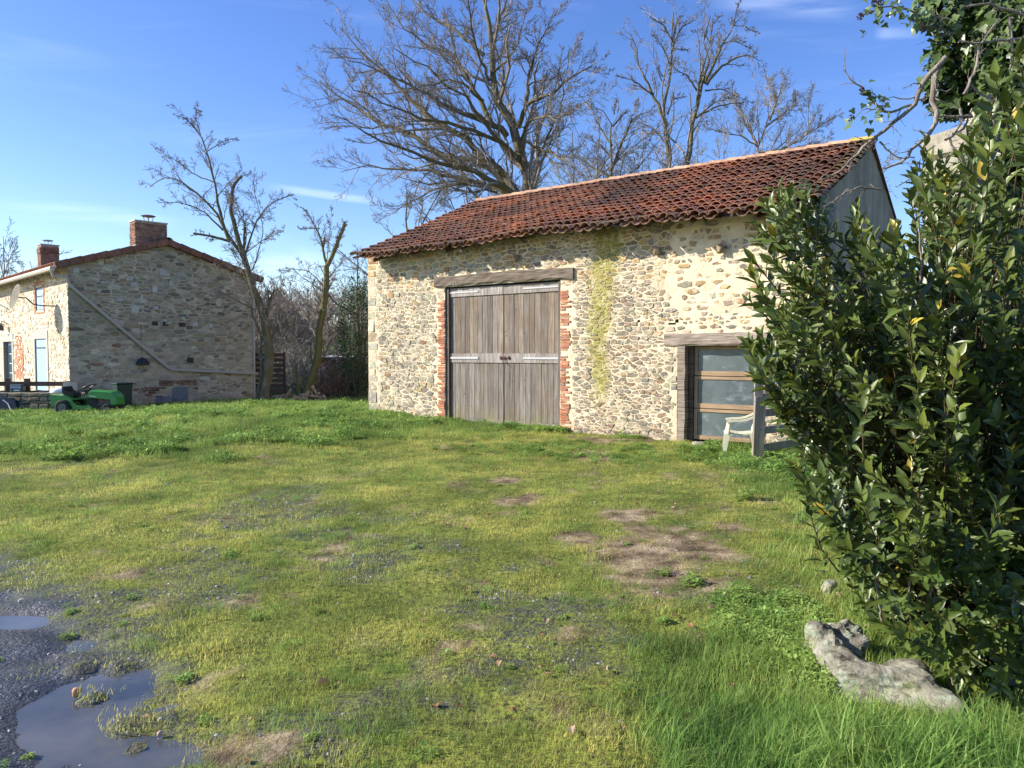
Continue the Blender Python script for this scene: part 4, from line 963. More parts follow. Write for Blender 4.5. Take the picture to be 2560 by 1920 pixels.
b = B(); b.tube([W3(HO, HF, HFN, 1.3, 3.12, 0), W3(HO, HF, HFN, 1.38, 3.12, .35), W3(HO, HF, HFN, 1.5, 3.16, .55), W3(HO, HF, HFN, 1.62, 3.35, .70), dc-aim*.12], .02, 6); b.obj('arm', darkm, dish)
b = B(); e = dc+aim*.55-sy*.28; b.tube([dc-sy*.44, e], .012, 5); b.tube([e-aim*.03, e+sy*.03+aim*.05-aim*.12], .035, 6); b.obj('receiver_arm', simple('grey_arm', (.25, .25, .25), .5), dish)
# hanging black basket on the gable
b = B(); c = hg3(2.02, 1.37, .12); vs, fs = [], []; n = 12
for j, (r, z) in enumerate(((.03, .17), (.12, .12), (.19, .0), (.19, -.05), (.15, -.07))):
    for k in range(n): q = 2*math.pi*k/n; vs.append((c.x+math.cos(q)*r, c.y+math.sin(q)*r, c.z+z))
fs = [(j*n+k, j*n+(k+1) % n, (j+1)*n+(k+1) % n, (j+1)*n+k) for j in range(4) for k in range(n)]+[tuple(4*n+k for k in range(n))]
b.raw(vs, fs); b.tube([c+Vector((0, 0, .15)), hg3(2.02, 1.9, .03), hg3(2.03, 2.6, .012)], .006, 4); b.obj('hanging_basket', darkm, label='small black basket hanging by a cable on the shaded gable wall', cat='basket')
# low dry stone wall
dwall = empty('dry_stone_wall', G(60, 878), 'low dry stone wall of flat brown stones in front of the house', 'wall')
rw = np.random.default_rng(9); MDW = mk_masonry('field_stone', .35, 20, .8)
A0, A1 = np.array([-16.2, 21.5]), np.array([-11.55, 21.35]); Lw = np.linalg.norm(A1-A0); Td = (A1-A0)/Lw; Nd = np.array([Td[1], -Td[0]])
b = B(); b.cur = (.05, .045, .04); b.prism([(0.02, 0), (Lw-.02, 0), (Lw-.1, .52), (0.1, .52)], (A0[0], A0[1], 0), (*Td, 0), (0, 0, 1), (*Nd, 0), -.05, -.35); b.obj('wall_core', MDW, dwall)
v = 0
while v < .54:
    h = rw.uniform(.07, .13); u = 0
    while u < Lw:
        w_ = rw.uniform(.14, .42); w_ = min(w_, Lw-u)
        if w_ < .06: break
        b = B(); b.cur = tuple(pick([(3, (.25, .21, .15)), (2, (.19, .17, .13)), (1, (.33, .28, .20))], rw)); c = Vector((A0[0]+Td[0]*(u+w_/2)-Nd[0]*.12, A0[1]+Td[1]*(u+w_/2)-Nd[1]*.12, v+h/2))
        rot = Matrix((Vector((*Td, 0)), Vector((*-Nd, 0)), Vector((0, 0, 1)))).transposed() @ Matrix.Rotation(rw.normal(0, .05), 3, 'Y'); b.box(c, (w_-.012, .3+rw.uniform(-.05, .05), h-.008), rot, wob=.01, bev=.018); b.obj('stone', MDW, dwall); u += w_
    v += h
# brown rail fence above it, with the letterbox
fence = empty('rail_fence', G(75, 876), 'brown two rail wooden fence standing behind the low stone wall', 'fence')
Yf = 21.9; xa, xb = W(-12, 830, Yf).x, W(148, 830, Yf).x
for py, h in ((829, .13), (847.5, .11)):
    z = W(60, py, Yf).z; b = B(); b.box(((xa+xb)/2, Yf-.05, z), (xb-xa, .04, h)); b.obj('rail', MAT_RAIL, fence)
for px in (-8, 17, 58, 146):
    x = W(px, 830, Yf).x; b = B(); b.box((x, Yf+.02, .42), (.09 if px != 58 else .13, .09, 1.05 if px != 146 else .90)); b.obj('post', MAT_RAIL, fence)
mb = empty('letterbox', W(39, 845, 21.75), 'dark green metal letterbox hanging on the brown rail fence', 'letterbox'); dgreen = simple('dark_green_metal', (.02, .06, .055), .4, .1, 9, .5)
c = W(39, 842, 21.72); b = B(); b.box(c, (.36, .2, .32), bev=.03); b.obj('box', dgreen, mb); b = B(); b.box(c+Vector((0, -.105, .08)), (.3, .012, .07)); b.obj('flap', simple('blue_grey_flap', (.25, .33, .45), .3), mb); b = B(); b.box(c+Vector((.03, -.106, -.01)), (.16, .006, .025)); b.obj('name_plate', white, mb)
# dark blue bin lying at the left edge
bl = simple('dark_blue_plastic', (.02, .03, .07), .35, .1, 5, .5); wt = empty('wheelbarrow_tub', G(8, 892), 'dark blue plastic tub with a pale rim leaning by the low wall', 'tub')
c = G(6, 892); b = B(); b.prism([(-.45, 0), (.42, 0), (.34, .34), (.18, .42), (-.4, .42)], (c.x, c.y, 0), (1, 0, 0), (0, 0, 1), (0, 1, 0), .5); b.obj('tub', bl, wt); b = B(); b.tube([(c.x+.02, c.y-.01, .37), (c.x+.16, c.y-.012, .27), (c.x+.26, c.y-.012, .04)], .018, 5); b.obj('rim', white, wt)
# white sack on the wall, pale sheet and bin by the gable
b = B(); c = W(127, 852, 21.5); b.ball((c.x, c.y, .585), (.22, .16, .11), 12, 8, .3); b.obj('white_sack', white, smooth=True, label='crumpled white sack lying on top of the low stone wall', cat='sack')
c = G(186, 884); b = B(); b.box((c.x+.1, 21.7, .42), (.40, .05, .84), Matrix.Rotation(.04, 3, 'Y')); b.obj('metal_sheet', simple('pale_grey_sheet', (.36, .35, .31), .5, .15, 4), label='pale grey upright metal sheet behind the green ride-on mower', cat='sheet')
wb = empty('wheelie_bin', (-10.75, 22.75, 0), 'dark green wheeled rubbish bin against the shaded gable wall', 'bin'); db = simple('bin_green', (.012, .035, .03), .45, .1, 5, .4)
rz = Matrix.Rotation(R(45), 3, 'Z'); c = Vector((W(264, 860, 22.4).x, 22.4, 0)); b = B(); b.box(c+Vector((0, 0, .40)), (.37, .42, .72), rz, taper=1.16, bev=0); b.obj('body', db, wb); b = B(); b.box(c+Vector((0, 0, .78)), (.48, .54, .05), rz, bev=.025); b.obj('lid', db, wb)
for s in (-1, 1):
    b = B(); p = c+rz@Vector((s*.22, .27, .1)); b.tube([p-rz@Vector((.025, 0, 0)), p+rz@Vector((.025, 0, 0))], .1, 12); b.obj('wheel', darkm, wb)
# ---- green ride-on mower ------------------------------------------------------
MY = 20.5; mx0 = W(144/K, 800, MY).x
mow = empty('ride_on_mower', (mx0+.85, MY, 0), 'green ride-on lawn mower parked on the grass before the gable', 'ride-on mower')
mgz = gz(mx0+.8, MY)
green = M('mower_green_paint', .35, .5); green.color(var(green, (.045, .25, .05, 1), .15, 6)); green.b.inputs['Coat Weight'].default_value = .3; green = green.m
def mz(zx, zy): return ((zx-885)/569, (1160-zy)/569)
def mpr(b, poly, y0, y1): return b.prism([mz(*p) for p in poly], (mx0, MY, mgz), (1, 0, 0), (0, 0, 1), (0, 1, 0), y1, y0)
b = B()
mpr(b, [(885, 855), (1100, 878), (1190, 918), (1240, 990), (1290, 1020), (1500, 1040), (1505, 1072), (1230, 1088), (1200, 1030), (1150, 992), (1080, 978), (1010, 988), (950, 1022), (930, 1030), (890, 1025)], -.36, -.33)
mpr(b, [(885, 855), (1100, 878), (1190, 918), (1240, 990), (1290, 1020), (1500, 1040), (1505, 1072), (1230, 1088), (1200, 1030), (1150, 992), (1080, 978), (1010, 988), (950, 1022), (930, 1030), (890, 1025)], .33, .36)
mpr(b, [(885, 855), (1100, 878), (1190, 918), (1205, 945), (1095, 905), (887, 882)], -.33, .33); mpr(b, [(1290, 1022), (1500, 1042), (1503, 1062), (1290, 1050)], -.33, .33); mpr(b, [(885, 860), (898, 860), (903, 1022), (890, 1022)], -.33, .33)
b.obj('body', green, mow)
b = B()                                                   # rounded hood
hp_ = [(1400, 880), (1425, 820), (1460, 790), (1600, 797), (1720, 808), (1775, 818), (1815, 850), (1842, 905), (1846, 1008), (1835, 1025), (1762, 1025), (1756, 938), (1410, 908)]
n = len(hp_); vs = []; ys = (-.25, -.22, -.12, .12, .22, .25); sk = (.0, .7, 1, 1, .7, .0)
for y, k in zip(ys, sk):
    for zx, zy in hp_:
        x, z = mz(zx, zy); top = zy < 860; vs.append((mx0+x-(.03*(1-k) if zx > 1800 else 0), MY+y, mgz+z-(.035*(1-k) if top else 0)))
fs = [(j*n+i, j*n+(i+1) % n, (j+1)*n+(i+1) % n, (j+1)*n+i) for j in range(5) for i in range(n)]+[tuple(range(n)), tuple(5*n+i for i in range(n))[::-1]]
b.raw(vs, fs); hood = b.obj('hood', green, mow)
b = B(); mpr(b, [(1440, 872), (1550, 886), (1550, 903), (1440, 890)], -.256, -.251); b.obj('decal', simple('pale_decal', (.35, .55, .35), .5), hood)
b = B(); mpr(b, [(1345, 800), (1400, 790), (1425, 860), (1405, 915), (1540, 935), (1540, 1040), (1440, 1040), (1400, 960), (1370, 860)], -.2, .2); mpr(b, [(1540, 1010), (1790, 1030), (1830, 1100), (1300, 1130), (1240, 1090)], -.3, .3); b.obj('dash_and_deck', simple('mower_black', (.018, .018, .02), .6), mow)
b = B(); mpr(b, [(1530, 930), (1750, 945), (1745, 1020), (1535, 1015)], -.17, .17); b.obj('engine', simple('engine_grey', (.10, .09, .085), .5, .5, 25), mow); b = B(); mpr(b, [(1570, 935), (1640, 940), (1640, 965), (1570, 960)], -.185, -.172); b.obj('engine_cover', simple('red_enamel', (.35, .03, .02), .4), mow)
b = B(); mpr(b, [(1010, 738), (1035, 742), (1060, 800), (1165, 842), (1188, 880), (1175, 895), (1040, 872), (1012, 820)], -.2, .2); b.obj('seat', simple('black_vinyl', (.015, .015, .015), .4), mow)
x, z = mz(1365, 740); cc = Vector((mx0+x, MY, mgz+z)); d = Vector((-.32, 0, 1)).normalized(); e1 = Vector((0, 1, 0)); e2 = d.cross(e1)
b = B(); b.tube([cc+e1*math.cos(q)*.17+e2*math.sin(q)*.17 for q in np.linspace(0, 2*math.pi, 20, endpoint=False)], .016, 6, closed=True); [b.tube([cc-d*.04, cc+e1*math.cos(q)*.16+e2*math.sin(q)*.16], .011, 5) for q in (.5, 2.6, 4.7)]; b.tube([cc-d*.04, cc-d*.2], .03, 6); b.obj('steering_wheel', darkm, mow)
b = B(); xr, zr = mz(1040, 890); b.tube([(mx0+xr-.1, MY-.25, mgz+zr), (mx0+xr, MY-.28, mgz+zr+.05), (mx0+xr+.14, MY-.28, mgz+zr-.03), (mx0+xr+.17, MY-.28, mgz+zr-.1)], .012, 5); b.obj('lever', zinc, mow)
tyre = simple('tyre_rubber', (.03, .03, .03), .85, .15, 30); rim = simple('dusty_rim', (.23, .23, .2), .5, .2, 12)
for zx, r, yy in ((1078, .20, -.35), (1078, .20, .35), (1730, .14, -.3), (1730, .14, .3)):
    x = mx0+(zx-885)/569; b = B(); n = 20; y0 = MY+yy; pr = [(-.08, .55), (-.09, .85), (-.06, .98), (.0, 1.0), (.06, .98), (.09, .85), (.08, .55)]; vs = [(x+math.cos(2*math.pi*k/n)*r*q, y0+o, mgz+r+math.sin(2*math.pi*k/n)*r*q) for o, q in pr for k in range(n)]
    b.raw(vs, [(j*n+k, j*n+(k+1) % n, (j+1)*n+(k+1) % n, (j+1)*n+k) for j in range(6) for k in range(n)]); wh = b.obj('wheel', tyre, mow, smooth=True)
    b = B(); vs = [(x+math.cos(2*math.pi*k/n)*r*q, y0+o, mgz+r+math.sin(2*math.pi*k/n)*r*q) for o, q in ((-.08, .56), (-.05, .42), (-.05, .2), (-.085, .12)) for k in range(n)]
    b.raw(vs+[(v[0], 2*y0-v[1], v[2]) for v in vs], [(s*4*n+j*n+k, s*4*n+j*n+(k+1) % n, s*4*n+(j+1)*n+(k+1) % n, s*4*n+(j+1)*n+k) for s in (0, 1) for j in range(3) for k in range(n)]+[tuple(3*n+k for k in range(n)), tuple(7*n+k for k in range(n))]); b.obj('rim', rim, wh)

# ================================================================== BY THE SMALL DOOR: CHAIR, GATE
chc = M('aged_white_plastic', .5, .4); chc.color(var(chc, (.66, .63, .46, 1), .12, 9)); chc = chc.m
CP = G(1598, 983); ch = empty('plastic_chair', (CP.x, CP.y, 0), 'yellowed white plastic garden armchair by the low glazed door', 'chair')
cz = gz(CP.x, CP.y)-.015; rc = Matrix.Rotation(R(-14), 3, 'Z')
def cp(x, y, z): return Vector((CP.x, CP.y, cz)) + rc@Vector((x, y, z))   # -x is the front of the chair
def leg(x0, y0, x1, y1, z1, w0=.05, w1=.075):
    b = B(); s = [cp(x0-w0/2, y0-w0/2, 0), cp(x0+w0/2, y0-w0/2, 0), cp(x0+w0/2, y0+w0/2, 0), cp(x0-w0/2, y0+w0/2, 0)]; t = [cp(x1-w1/2, y1-w1/2, z1), cp(x1+w1/2, y1-w1/2, z1), cp(x1+w1/2, y1+w1/2, z1), cp(x1-w1/2, y1+w1/2, z1)]
    b.raw(s+t, [(0, 3, 2, 1), (4, 5, 6, 7), (0, 1, 5, 4), (1, 2, 6, 5), (2, 3, 7, 6), (3, 0, 4, 7)]); b.obj('leg', chc, ch)
for sy in (-1, 1): leg(-.26, sy*.24, -.20, sy*.225, .40); leg(.26, sy*.23, .17, sy*.19, .40)
b = B(); vs, fs = [], []
for i in range(7):
    t = i/6; x = -.25+.46*t; z = .415+.015*math.cos(t*6)-.02*t+(-.03 if i == 0 else 0)
    for j in range(5): y = -.24+.12*j; vs.append(cp(x, y*(1-.08*t), z-.012*(1-abs(j-2)/2)))
vs += [v-Vector((0, 0, .022)) for v in vs]; m = 35
fs = [(i*5+j, i*5+j+1, (i+1)*5+j+1, (i+1)*5+j) for i in range(6) for j in range(4)]; fs += [tuple(q+m for q in f[::-1]) for f in fs]
bd = [j for j in range(5)]+[i*5+4 for i in range(1, 7)]+[30+j for j in (3, 2, 1, 0)]+[i*5 for i in range(5, 0, -1)]; fs += [(bd[i], bd[(i+1) % len(bd)], bd[(i+1) % len(bd)]+m, bd[i]+m) for i in range(len(bd))]
b.raw(vs, fs); b.obj('seat', chc, ch, smooth=False)
b = B()
for sy in (-1, 1): pass
for sy in (-1, 1):
    b = B(); Pp = [cp(-.20, sy*.25, .39), cp(-.185, sy*.262, .50), cp(-.17, sy*.27, .60)]; b.tube(Pp, [.028, .024, .024], 6); b.obj('arm_support', chc, ch)
    b = B(); pa_ = [(-.22, .60), (-.12, .615), (0, .62), (.1, .64), (.2, .685), (.26, .73)]; vs = []
    for x, z in pa_: vs += [cp(x, sy*.27-.03, z), cp(x, sy*.27+.03, z), cp(x, sy*.27+.03, z-.03), cp(x, sy*.27-.03, z-.03)]
    b.raw(vs, [(i*4+k, i*4+(k+1) % 4, (i+1)*4+(k+1) % 4, (i+1)*4+k) for i in range(5) for k in range(4)]+[(0, 3, 2, 1), (20, 21, 22, 23)]); b.obj('armrest', chc, ch)
def bprs(b, pts, w_):                                     # flat bar through chair points
    vs = []
    for p in pts: vs += [p+rc@Vector((0, -w_/2, 0)), p+rc@Vector((0, w_/2, 0)), p+rc@Vector((.02, w_/2, 0)), p+rc@Vector((.02, -w_/2, 0))]
    n = len(pts); b.raw(vs, [(i*4+k, i*4+(k+1) % 4, (i+1)*4+(k+1) % 4, (i+1)*4+k) for i in range(n-1) for k in range(4)]+[(0, 3, 2, 1), (n*4-4, n*4-3, n*4-2, n*4-1)])
b = B()
for j in range(5): y = -.18+.09*j; bprs(b, [cp(.19, y, .41), cp(.235, y, .58), cp(.29, y, .79)], .05)
b.tube([cp(.20, -.23, .42), cp(.26, -.25, .62), cp(.31, -.2, .80), cp(.32, 0, .84), cp(.31, .2, .80), cp(.26, .25, .62), cp(.20, .23, .42)], .022, 6); b.obj('backrest', chc, ch)
# grey gate: leaning post and boards running back to the right
gp = G(1637, 1000); gate = empty('board_gate', (gp.x, gp.y, 0), 'weathered grey gate post with grey boards running back behind the bush', 'gate')
b = B(); b.cur = (1.15, 1.12, 1.1); b.box((gp.x, gp.y, .33), (.155, .09, 1.35), Matrix.Rotation(R(1.5), 3, 'Y'), wob=.006); b.obj('post', MAT_DOORWOOD, gate)
b = B(); b.cur = (1.1, 1.1, 1.1); b.box((gp.x+.02, gp.y+.08, 1.14), (.12, .07, 1.0), wob=.006); b.obj('post', MAT_DOORWOOD, gate)
gd = Vector((.90, .42, 0)).normalized()
for k, z in enumerate((1.20, .98, .76, .52, .28)):
    b = B(); b.cur = (1.0+.1*(k % 2),)*3; rot = Matrix((gd, Vector((-gd.y, gd.x, 0)), Vector((0, 0, 1)))).transposed(); b.box(Vector((gp.x, gp.y+.12, z))+gd*1.15, (2.2, .03, .115), rot@Matrix.Rotation(R(-1.5*k+2), 3, 'Y'), wob=.004); b.obj('board', MAT_DOORWOOD, gate)
b = B(); b.cur = (1, 1, 1); p = Vector((gp.x, gp.y+.05, 0))+gd*2.2; b.box(p+Vector((0, 0, .75)), (.11, .11, 1.6)); b.obj('post', MAT_DOORWOOD, gate)

# ================================================================== ROCKS, DEBRIS
def rock(name, c, size, rotz, mat, seed, label, cat, nu=28, nv=18, amp=.35, tilt=0, collector=None):
    vs, fs = [], []; rot = Matrix.Rotation(rotz, 3, 'Z')@Matrix.Rotation(tilt, 3, 'Y')
    for i in range(nv+1):
        for k in range(nu):
            a, q = math.pi*i/nv, 2*math.pi*k/nu; p = Vector((math.sin(a)*math.cos(q), math.sin(a)*math.sin(q), math.cos(a)))
            p = Vector([math.copysign(abs(t)**.75, t) for t in p]); s = Vector((seed*3.3, seed, 0)); f = 1+amp*mnoise.noise(p*1.3+s)+amp*.28*mnoise.noise(p*3.1+s)+amp*.10*mnoise.noise(p*7+s)+amp*.07*mnoise.noise(p*15+s)
            f += amp*.10*(mnoise.voronoi(p*2.2+s)[0][0]-.4) - amp*.16*abs(mnoise.noise(p*4+s)); p = p*f; vs.append(Vector(c)+rot@Vector((p.x*size[0], p.y*size[1], p.z*size[2])))
    for i in range(nv):
        for k in range(nu): fs.append((i*nu+k, (i+1)*nu+k, (i+1)*nu+(k+1) % nu, i*nu+(k+1) % nu))
    return add(name, vs, fs, mat, smooth=nu < 25, label=label, cat=cat)
ml = M('lichened_rock', .95, .15); c = ml.ramp(ml.noise(5, 8, rough=.68), [(.36, (.08, .072, .055)), (.48, (.24, .225, .175)), (.64, (.42, .40, .32))])
c = ml.mix(ml.ramp(ml.noise(11, 7, rough=.7), [(.52, 0), (.60, .8)]), c, (.34, .38, .28, 1)); c = ml.mix(ml.ramp(ml.noise(3.5, 6, rough=.7), [(.58, 0), (.66, .8)]), c, (.10, .11, .025, 1)); ml.color(c)
b_ = ml.bump(ml.noise(60, 8, rough=.7), .9, .012); ml.bump(ml.voro(22), .5, .012, b_); MAT_ROCK = ml.m
p = G(1915, 1500); rock('boulder', (p.x-.02, p.y+.05, -.015), (.32, .20, .15), R(-40), MAT_ROCK, 3, 'big pale lichen covered boulder in the grass below the glossy bush', 'boulder', 90, 60, .5)
p = G(1815, 1435); rock('boulder', (p.x, p.y+.08, .02), (.16, .14, .17), R(20), MAT_ROCK, 8, 'short upright lump of grey lichened rock at the upper end of the boulder', 'boulder', 60, 40, .4)
p = G(1792, 1280); rock('stone', (p.x, p.y, .03), (.05, .045, .055), .4, MAT_ROCK, 5, 'small pale stone beside the herbs above the boulder', 'stone', 14, 10)
p = G(1880, 1262); rock('stone', (p.x+.02, p.y+.06, .03), (.16, .10, .06), -.2, MAT_ROCK, 6, 'flat mossy stone under the lower leaves of the bush', 'stone', 18, 12)
p = G(1510, 967); rock('stone', (p.x, p.y, .03), (.12, .1, .08), -.2, MAT_ROCK, 12, 'pale threshold stone at the foot of the low glazed door', 'stone', 16, 10)
om = simple('orange_stone', (.50, .27, .12), .8, .3, 30); p = G(165, 1490); rock('pebble', (p.x, p.y, -.012), (.022, .018, .024), .3, om, 2, 'orange stone lying in the puddle', 'stone', 12, 8)
p = G(345, 1575); rock('pebble', (p.x, p.y, -.02), (.012, .01, .012), .3, simple('pinkish_stone', (.5, .36, .28), .8), 4, 'small pale pink pebble at the right edge of the puddle', 'stone', 10, 7)
for i, (px, py) in enumerate(((780, 900), (792, 903))):
    p = G(px, py); b = B(); b.cur = (.45, .2, .1); b.box((p.x, p.y, .05+gz(p.x, p.y)), (.22, .11, .07), Matrix.Rotation(.3+i, 3, 'Z'), bev=.008); b.obj('brick', MAT_BRICK, label=('loose red brick in the grass left of the barn corner', 'loose red brick lying against the foot of the barn corner')[i], cat='brick')
# fallen leaves: curled brown blades here and there
lm_ = M('dead_leaf', .8, .2); lm_.color(lm_.mix(lm_.rand(), (.30, .15, .07, 1), (.46, .33, .22, 1))); lm_.trans((.4, .25, .12, 1), .2)
def lam(n, L_, wd, fold, curl, prof):
    V, Fq, Ft = [], [], []
    for i in range(n+1):
        t = i/n; w_ = prof(t)*wd; z = curl*math.sin(t*math.pi)*L_; V += [(t*L_, -w_, z+fold*w_), (t*L_, 0, z), (t*L_, w_, z+fold*w_)]
    for i in range(n): Fq += [(3*i, 3*i+3, 3*i+4, 3*i+1), (3*i+1, 3*i+4, 3*i+5, 3*i+2)]
    return np.array(V), np.array(Fq)
C_DEAD = source('dead_leaves', [mesh_data('dead', *lam(5, .055, .02, f, cu, lambda t: math.sin(math.pi*min(1, t*.95+.05))**.8), lm_.m) for f, cu in ((.8, .12), (.3, .3), (1.2, -.1))])
x = []; y = []
for px, py in ((1590, 1495), (1500, 1565), (1450, 1100), (1310, 1450), (1190, 1462), (1490, 1352), (1055, 1258), (965, 1132), (1695, 1040), (1005, 1275), (320, 1550), (1118, 1555), (1700, 1430), (1815, 1300), (1850, 1240), (530, 1645), (540, 1560), (2040, 1465)): p = G(px, py); x.append(p.x); y.append(p.y)
xx, yy = cand(200, 3, 12, .6, 1, r2); k = (xx > -1); x = np.array(x+list(xx[k])); y = np.array(y+list(yy[k])); P_, R_, S_ = place(x, y, free(x, y), r2.uniform(.4, 1.1, len(x)), .3); P_[:, 2] += .02
scatter('fallen_leaves', P_, R_, S_, r2.integers(0, 3, len(P_)), C_DEAD, label='scattered brown fallen leaves on the grass', cat='leaves', kind='stuff')
# woodpile between the two pruned trees
rp_ = np.random.default_rng(4)
wp = G(655, 872); wp = Vector((wp.x, 23.5, gz(W(655, 860, 23.5).x, 23.5))); wp.x = W(655, 860, 23.5).x
pile = empty('wood_pile', wp, 'small heap of cut logs and branch offcuts between the pruned trees', 'wood pile')
mlog = simple('cut_log', (.27, .20, .13), .9, .45, 14)
for i in range(26):
    c = wp+Vector((rp_.normal(0, .42), rp_.normal(0, .2), rp_.uniform(.03, .22))); d = Vector((rp_.normal(), rp_.normal()*.7, rp_.normal(0, .3))).normalized()*rp_.uniform(.1, .28); r = rp_.uniform(.025, .06)
    b = B(); b.tube([c-d, c, c+d], [r, r*.95, r*.85], 7); b.obj('log', mlog, pile)
for dx0, dz0, dx1, dz1 in ((-.62, .02, -.35, .42), (.28, .52, .5, .1), (-.9, .0, -.55, .25)):
    b = B(); b.tube([wp+Vector((dx0, 0, dz0)), wp+Vector((dx1, -.05, dz1))], [.05, .04], 7); b.obj('log', mlog, pile)
# slatted screen behind the left pruned tree, old sheet fence further right
sf_ = empty('slat_screen', (W(580, 860, 26.8).x, 26.8, 0), 'dark brown horizontal slat screen beside the house gable', 'screen')
xa, xb = W(546, 800, 26.8).x, W(613, 800, 26.8).x
for z in np.linspace(.35, 1.62, 8): b = B(); b.box(((xa+xb)/2, 26.8, z), (xb-xa, .03, .125)); b.obj('slat', MAT_RAIL, sf_)
for x_ in (xa+.03, (xa+xb)/2, xb): b = B(); b.box((x_, 26.86, .85), (.08, .08, 1.72)); b.obj('post', MAT_RAIL, sf_)
sh_ = empty('old_shed', (W(720, 850, 33).x, 33, 0), 'low rusty sheeted shed half hidden behind brambles', 'shed')
xa, xb = W(688, 800, 33).x, W(765, 800, 33).x; b = B(); b.box(((xa+xb)/2, 34, .75), (xb-xa, 1.6, 1.5)); b.obj('wall', simple('rusty_sheet', (.22, .09, .05), .8, .5, 2), sh_); b = B(); b.box(((xa+xb)/2, 33.9, 1.53), (xb-xa+.3, 2.0, .05), Matrix.Rotation(.03, 3, 'X')); b.obj('roof', simple('grey_sheet', (.35, .34, .32), .7, .3, 3), sh_)
# ================================================================== TREES
def mk_bark(name, dark, light, moss=None, rough=.9):
    m = M(name, rough, .15); v = m.pos((14, 14, 3)); f = m.noise(1.3, 6, v, .65); c = m.ramp(f, [(.32, dark), (.68, light)])
    if moss: c = m.mix(m.ramp(m.noise(2.2, 5, rough=.65), [(.40, 0), (.58, 1)]), c, (*moss, 1))
    c = m.mix(1, c, m.attr('Col'), 'MULTIPLY'); m.color(c); m.bump(f, .8, .03); return m.m
BK_OAK = mk_bark('oak_bark', (.075, .062, .05), (.24, .20, .15), (.13, .12, .045)); BK_PRUNE = mk_bark('pruned_bark', (.08, .065, .05), (.25, .21, .155), (.13, .115, .055))
BK_TWIG = mk_bark('twig_bark', (.17, .148, .125), (.38, .335, .285)); BK_MOSSY = mk_bark('mossy_bark', (.07, .06, .03), (.24, .20, .11), (.17, .16, .05)); BK_FAR = mk_bark('far_bark', (.20, .155, .115), (.42, .345, .265))
def resample(P, n, r_, wig):
    P = np.array(P, float); d = np.r_[0, np.cumsum(np.linalg.norm(np.diff(P, axis=0), axis=1))]; t = np.linspace(0, d[-1], n)
    Q = np.stack([np.interp(t, d, P[:, k]) for k in range(3)], 1)
    if n > 3:
        Q[1:-1] = .25*Q[:-2]+.5*Q[1:-1]+.25*Q[2:]
    Q[1:-1] += r_.normal(0, wig*d[-1]/n, (n-2, 3)); return Q
def norm(a): return a/np.maximum(np.linalg.norm(a, axis=-1, keepdims=True), 1e-9)
def tubes(paths, rad, sides):
    """paths N x P x 3, rad N x P -> verts, quads"""
    N_, P_ = paths.shape[:2]; T_ = np.gradient(paths, axis=1); T_ = norm(T_); whole = norm(paths[:, -1]-paths[:, 0])
    ref = np.where(np.abs(whole[:, 2:3]) < .8, np.array([[0, 0, 1.]]), np.array([[1., 0, 0]]))[:, None, :]
    X = norm(np.cross(T_, ref)); Y = np.cross(X, T_); q = 2*np.pi*np.arange(sides)/sides
    V = paths[:, :, None, :] + (X[:, :, None, :]*np.cos(q)[None, None, :, None] + Y[:, :, None, :]*np.sin(q)[None, None, :, None])*rad[:, :, None, None]
    base = (np.arange(N_)*P_*sides)[:, None, None]; i = (np.arange(P_-1)*sides)[None, :, None]; k = np.arange(sides)[None, None, :]; k2 = (k+1) % sides
    f = np.stack([base+i+k, base+i+k2, base+i+sides+k2, base+i+sides+k], -1).reshape(-1, 4)
    return V.reshape(-1, 3), f
def children(par, prad, m, f_len, ang, npts, r_, tmin=.25, up=.15, wig=.18, rf=.55, flen_end=.45, maxr=None):
    """grow m children on each parent path"""
    N_, P_ = par.shape[:2]; t = tmin+(1-tmin)*(np.arange(m)[None, :]+r_.uniform(0, 1, (N_, m)))/m; t = np.clip(t, 0, .995)
    x = t*(P_-1); i = np.minimum(x.astype(int), P_-2); fr = (x-i)[..., None]; idx = np.arange(N_)[:, None]
    p = par[idx, i]*(1-fr)+par[idx, i+1]*fr; tg = norm(par[idx, i+1]-par[idx, i]); pr = prad[idx, i]*(1-fr[..., 0])+prad[idx, i+1]*fr[..., 0]
    L0 = np.linalg.norm(np.diff(par, axis=1), axis=2).sum(1)[:, None]
    L_ = L0*f_len*(1-(1-flen_end)*t)*r_.uniform(.6, 1.25, (N_, m))
    rd = r_.normal(0, 1, (N_, m, 3)); rd = norm(rd - (rd*tg).sum(-1, keepdims=True)*tg); a = ang*r_.uniform(.65, 1.3, (N_, m, 1))
    d = norm(tg*np.cos(a)+rd*np.sin(a)); d[..., 2] += up; d = norm(d)
    p, d, L_, pr = p.reshape(-1, 3), d.reshape(-1, 3), L_.reshape(-1), pr.reshape(-1)
    out = [p]; st = (L_/(npts-1))[:, None]; tgr = tg.reshape(-1, 3)
    for _ in range(npts-1):
        d = norm(d + r_.normal(0, wig, d.shape) + np.array([[0, 0, up*.35]]) + tgr*.06); out.append(out[-1]+d*st)
    path = np.stack(out, 1); r0 = np.minimum(pr*rf, L_*.028+.001)
    if maxr: r0 = np.minimum(r0, maxr)
    rad = r0[:, None]*np.linspace(1, .35, npts)[None, :]; return path, rad
